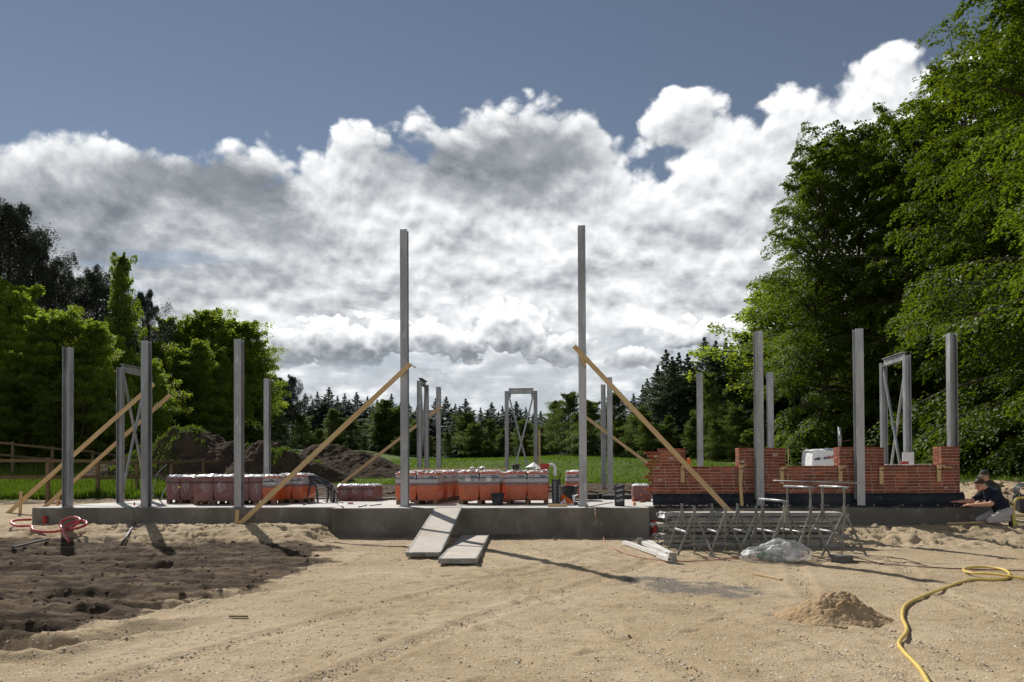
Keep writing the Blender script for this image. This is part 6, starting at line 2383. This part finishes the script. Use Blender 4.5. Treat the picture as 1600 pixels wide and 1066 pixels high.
def person_front():
    Y = 15.35
    pel = bone(1567, 799, Y)
    wai = bone(1562, 789, Y)
    che = bone(1551, 775, Y)
    nec = bone(1542, 764, Y)
    hd = bone(1531, 757.5, Y, -.01)
    look = Vector((-.82, .25, -.52))
    mb = MB()
    capsule(mb, [pel, wai, che, che + (nec - che) * .5], [.158, .150, .160, .125], 16)
    for k in (-1, 1):
        ball(mb, pel + Vector((.02, .09 * k, -.01)), (.125, .115, .125))
    shs = {}
    z = []
    for k in (-1, 1):
        sh = che + Vector((-.035, .17 * k, .055))
        capsule(mb, [che + Vector((0, .05 * k, .05)), sh], [.115, .080], 12)
        el = bone(1536.5, 787, Y, .24 * k - .02) if k < 0 else bone(1527, 784, Y, .22)
        wr = bone(1513.5, 789.5, Y, .20 * k * .6 + .10) if k < 0 else bone(1512, 785, Y, .34)
        mid = (sh + el) / 2
        capsule(mb, [sh, mid, el], [.068, .060, .046], 12)
        capsule(mb, [el, el + (wr - el) * .35, wr], [.046, .047, .029], 12)
        hand(mb, wr, (wr - el) + Vector((0, .06, .03)), Vector((0, .2, -1)), .6)
        z += [(1, sh, mid + (el - mid) * .35, .066), (0, mid + (el - mid) * .55, el, .048), (0, el, wr, .04), (0, wr, wr + (wr - el).normalized() * .19, .03)]
        hip = pel + Vector((.0, .10 * k, -.03))
        kn = bone(1537 + (3 if k < 0 else 0), 812.5, Y, .15 * k + .02)
        an = bone(1570 + (9 if k > 0 else -1), 811, Y, .12 * k - .04)
        capsule(mb, [hip, (hip + kn) / 2, kn], [.115, .098, .068], 14)
        capsule(mb, [kn, kn + (an - kn) * .4, an], [.066, .062, .045], 12)
        z += [(2, hip, kn, .10), (2, kn, an, .06)]
        shs[k] = an
    capsule(mb, [nec + (che - nec) * .3, nec, hd + Vector((.02, 0, -.03))], [.070, .058, .056], 12)
    head_shape(mb, hd, look, (0, 0, 1))
    z += [(1, pel + Vector((-.03, 0, .04)), wai, .14), (1, wai, che, .15), (1, che, che + (nec - che) * .55, .13), (2, pel + Vector((.02, 0, -.06)), pel + Vector((.03, .0, -.03)), .14), (0, nec, hd, .06), (0, hd, hd, .1)]
    o = figure('person', mb, z, 'person in navy T-shirt and light grey trousers kneeling, hands on the black sheet', ['skin', 'shirt_navy', 'trousers_grey'])
    hair_cap(o, hd, look, (0.1, 0, 1), 'hair', 'hair')
    for k in (-1, 1):
        an = shs[k]
        boot(o, an + Vector((.055, -.02, .10)), an + Vector((.115 + .03 * k, -.03, -.18)), Vector((.55, -.83, .15)))
    # pale tool pocket flap on the trousers
    return o


def person_back():
    Y = 16.75
    pel = bone(1556, 800, Y)
    wai = bone(1555, 783, Y)
    che = bone(1550, 765, Y)
    nec = bone(1543, 753, Y)
    hd = bone(1538, 743.5, Y)
    look = Vector((-.86, -.30, -.42))
    mb = MB()
    capsule(mb, [pel, wai, che, che + (nec - che) * .5], [.165, .16, .17, .125], 16)
    z = []
    for k in (-1, 1):
        sh = che + Vector((-.02, .18 * k, .06))
        capsule(mb, [che + Vector((0, .05 * k, .05)), sh], [.115, .082], 12)
        el = bone(1527 if k < 0 else 1531, 778 if k < 0 else 781, Y, .22 * k)
        wr = bone(1514 if k < 0 else 1512, 790, Y, .10 * k - .12)
        capsule(mb, [sh, (sh + el) / 2, el], [.070, .062, .050], 12)
        capsule(mb, [el, el + (wr - el) * .35, wr], [.048, .047, .030], 12)
        hand(mb, wr, (wr - el), Vector((0, .2, -1)), .6)
        z += [(1, sh, el, .062), (1, el, el + (wr - el) * .3, .046), (0, el + (wr - el) * .5, wr, .035), (0, wr, wr + (wr - el).normalized() * .19, .03)]
        hip = pel + Vector((.0, .10 * k, -.03))
        kn = bone(1540, 816, Y, .16 * k)
        kn.z = ground_z(kn.x, kn.y) + .07
        an = kn + Vector((.42, .0, .0))
        capsule(mb, [hip, (hip + kn) / 2, kn], [.118, .10, .068], 14)
        capsule(mb, [kn, kn + (an - kn) * .4, an], [.066, .062, .045], 12)
        z += [(2, hip, kn, .10), (2, kn, an, .06)]
    capsule(mb, [nec + (che - nec) * .3, nec, hd + Vector((.01, 0, -.03))], [.075, .060, .057], 12)
    head_shape(mb, hd, look, (0, 0, 1))
    z += [(1, pel + Vector((0, 0, .06)), wai, .14), (1, wai, che, .15), (1, che, che + (nec - che) * .6, .13), (2, pel, pel + Vector((0, 0, -.06)), .14), (0, nec, hd, .06), (0, hd, hd, .1)]
    o = figure('person', mb, z, 'person in dark shirt and grey cap kneeling behind the one in navy', ['skin', 'shirt_dark', 'trousers_dark'])
    hair_cap(o, hd, look, (0.05, 0, 1), 'cap', 'cap', True)
    return o


person_front()
person_back()
c = at(1527, 778, 15.9)
o = MB().beam((0, 0, 0), (-.13, .02, -.06), .045, .012).build('putty_knife', 'white_profile', loc=at(1530, 776, 15.75))
tag(o, 'white scraper held by the kneeling workers over the black sheet', 'tool')
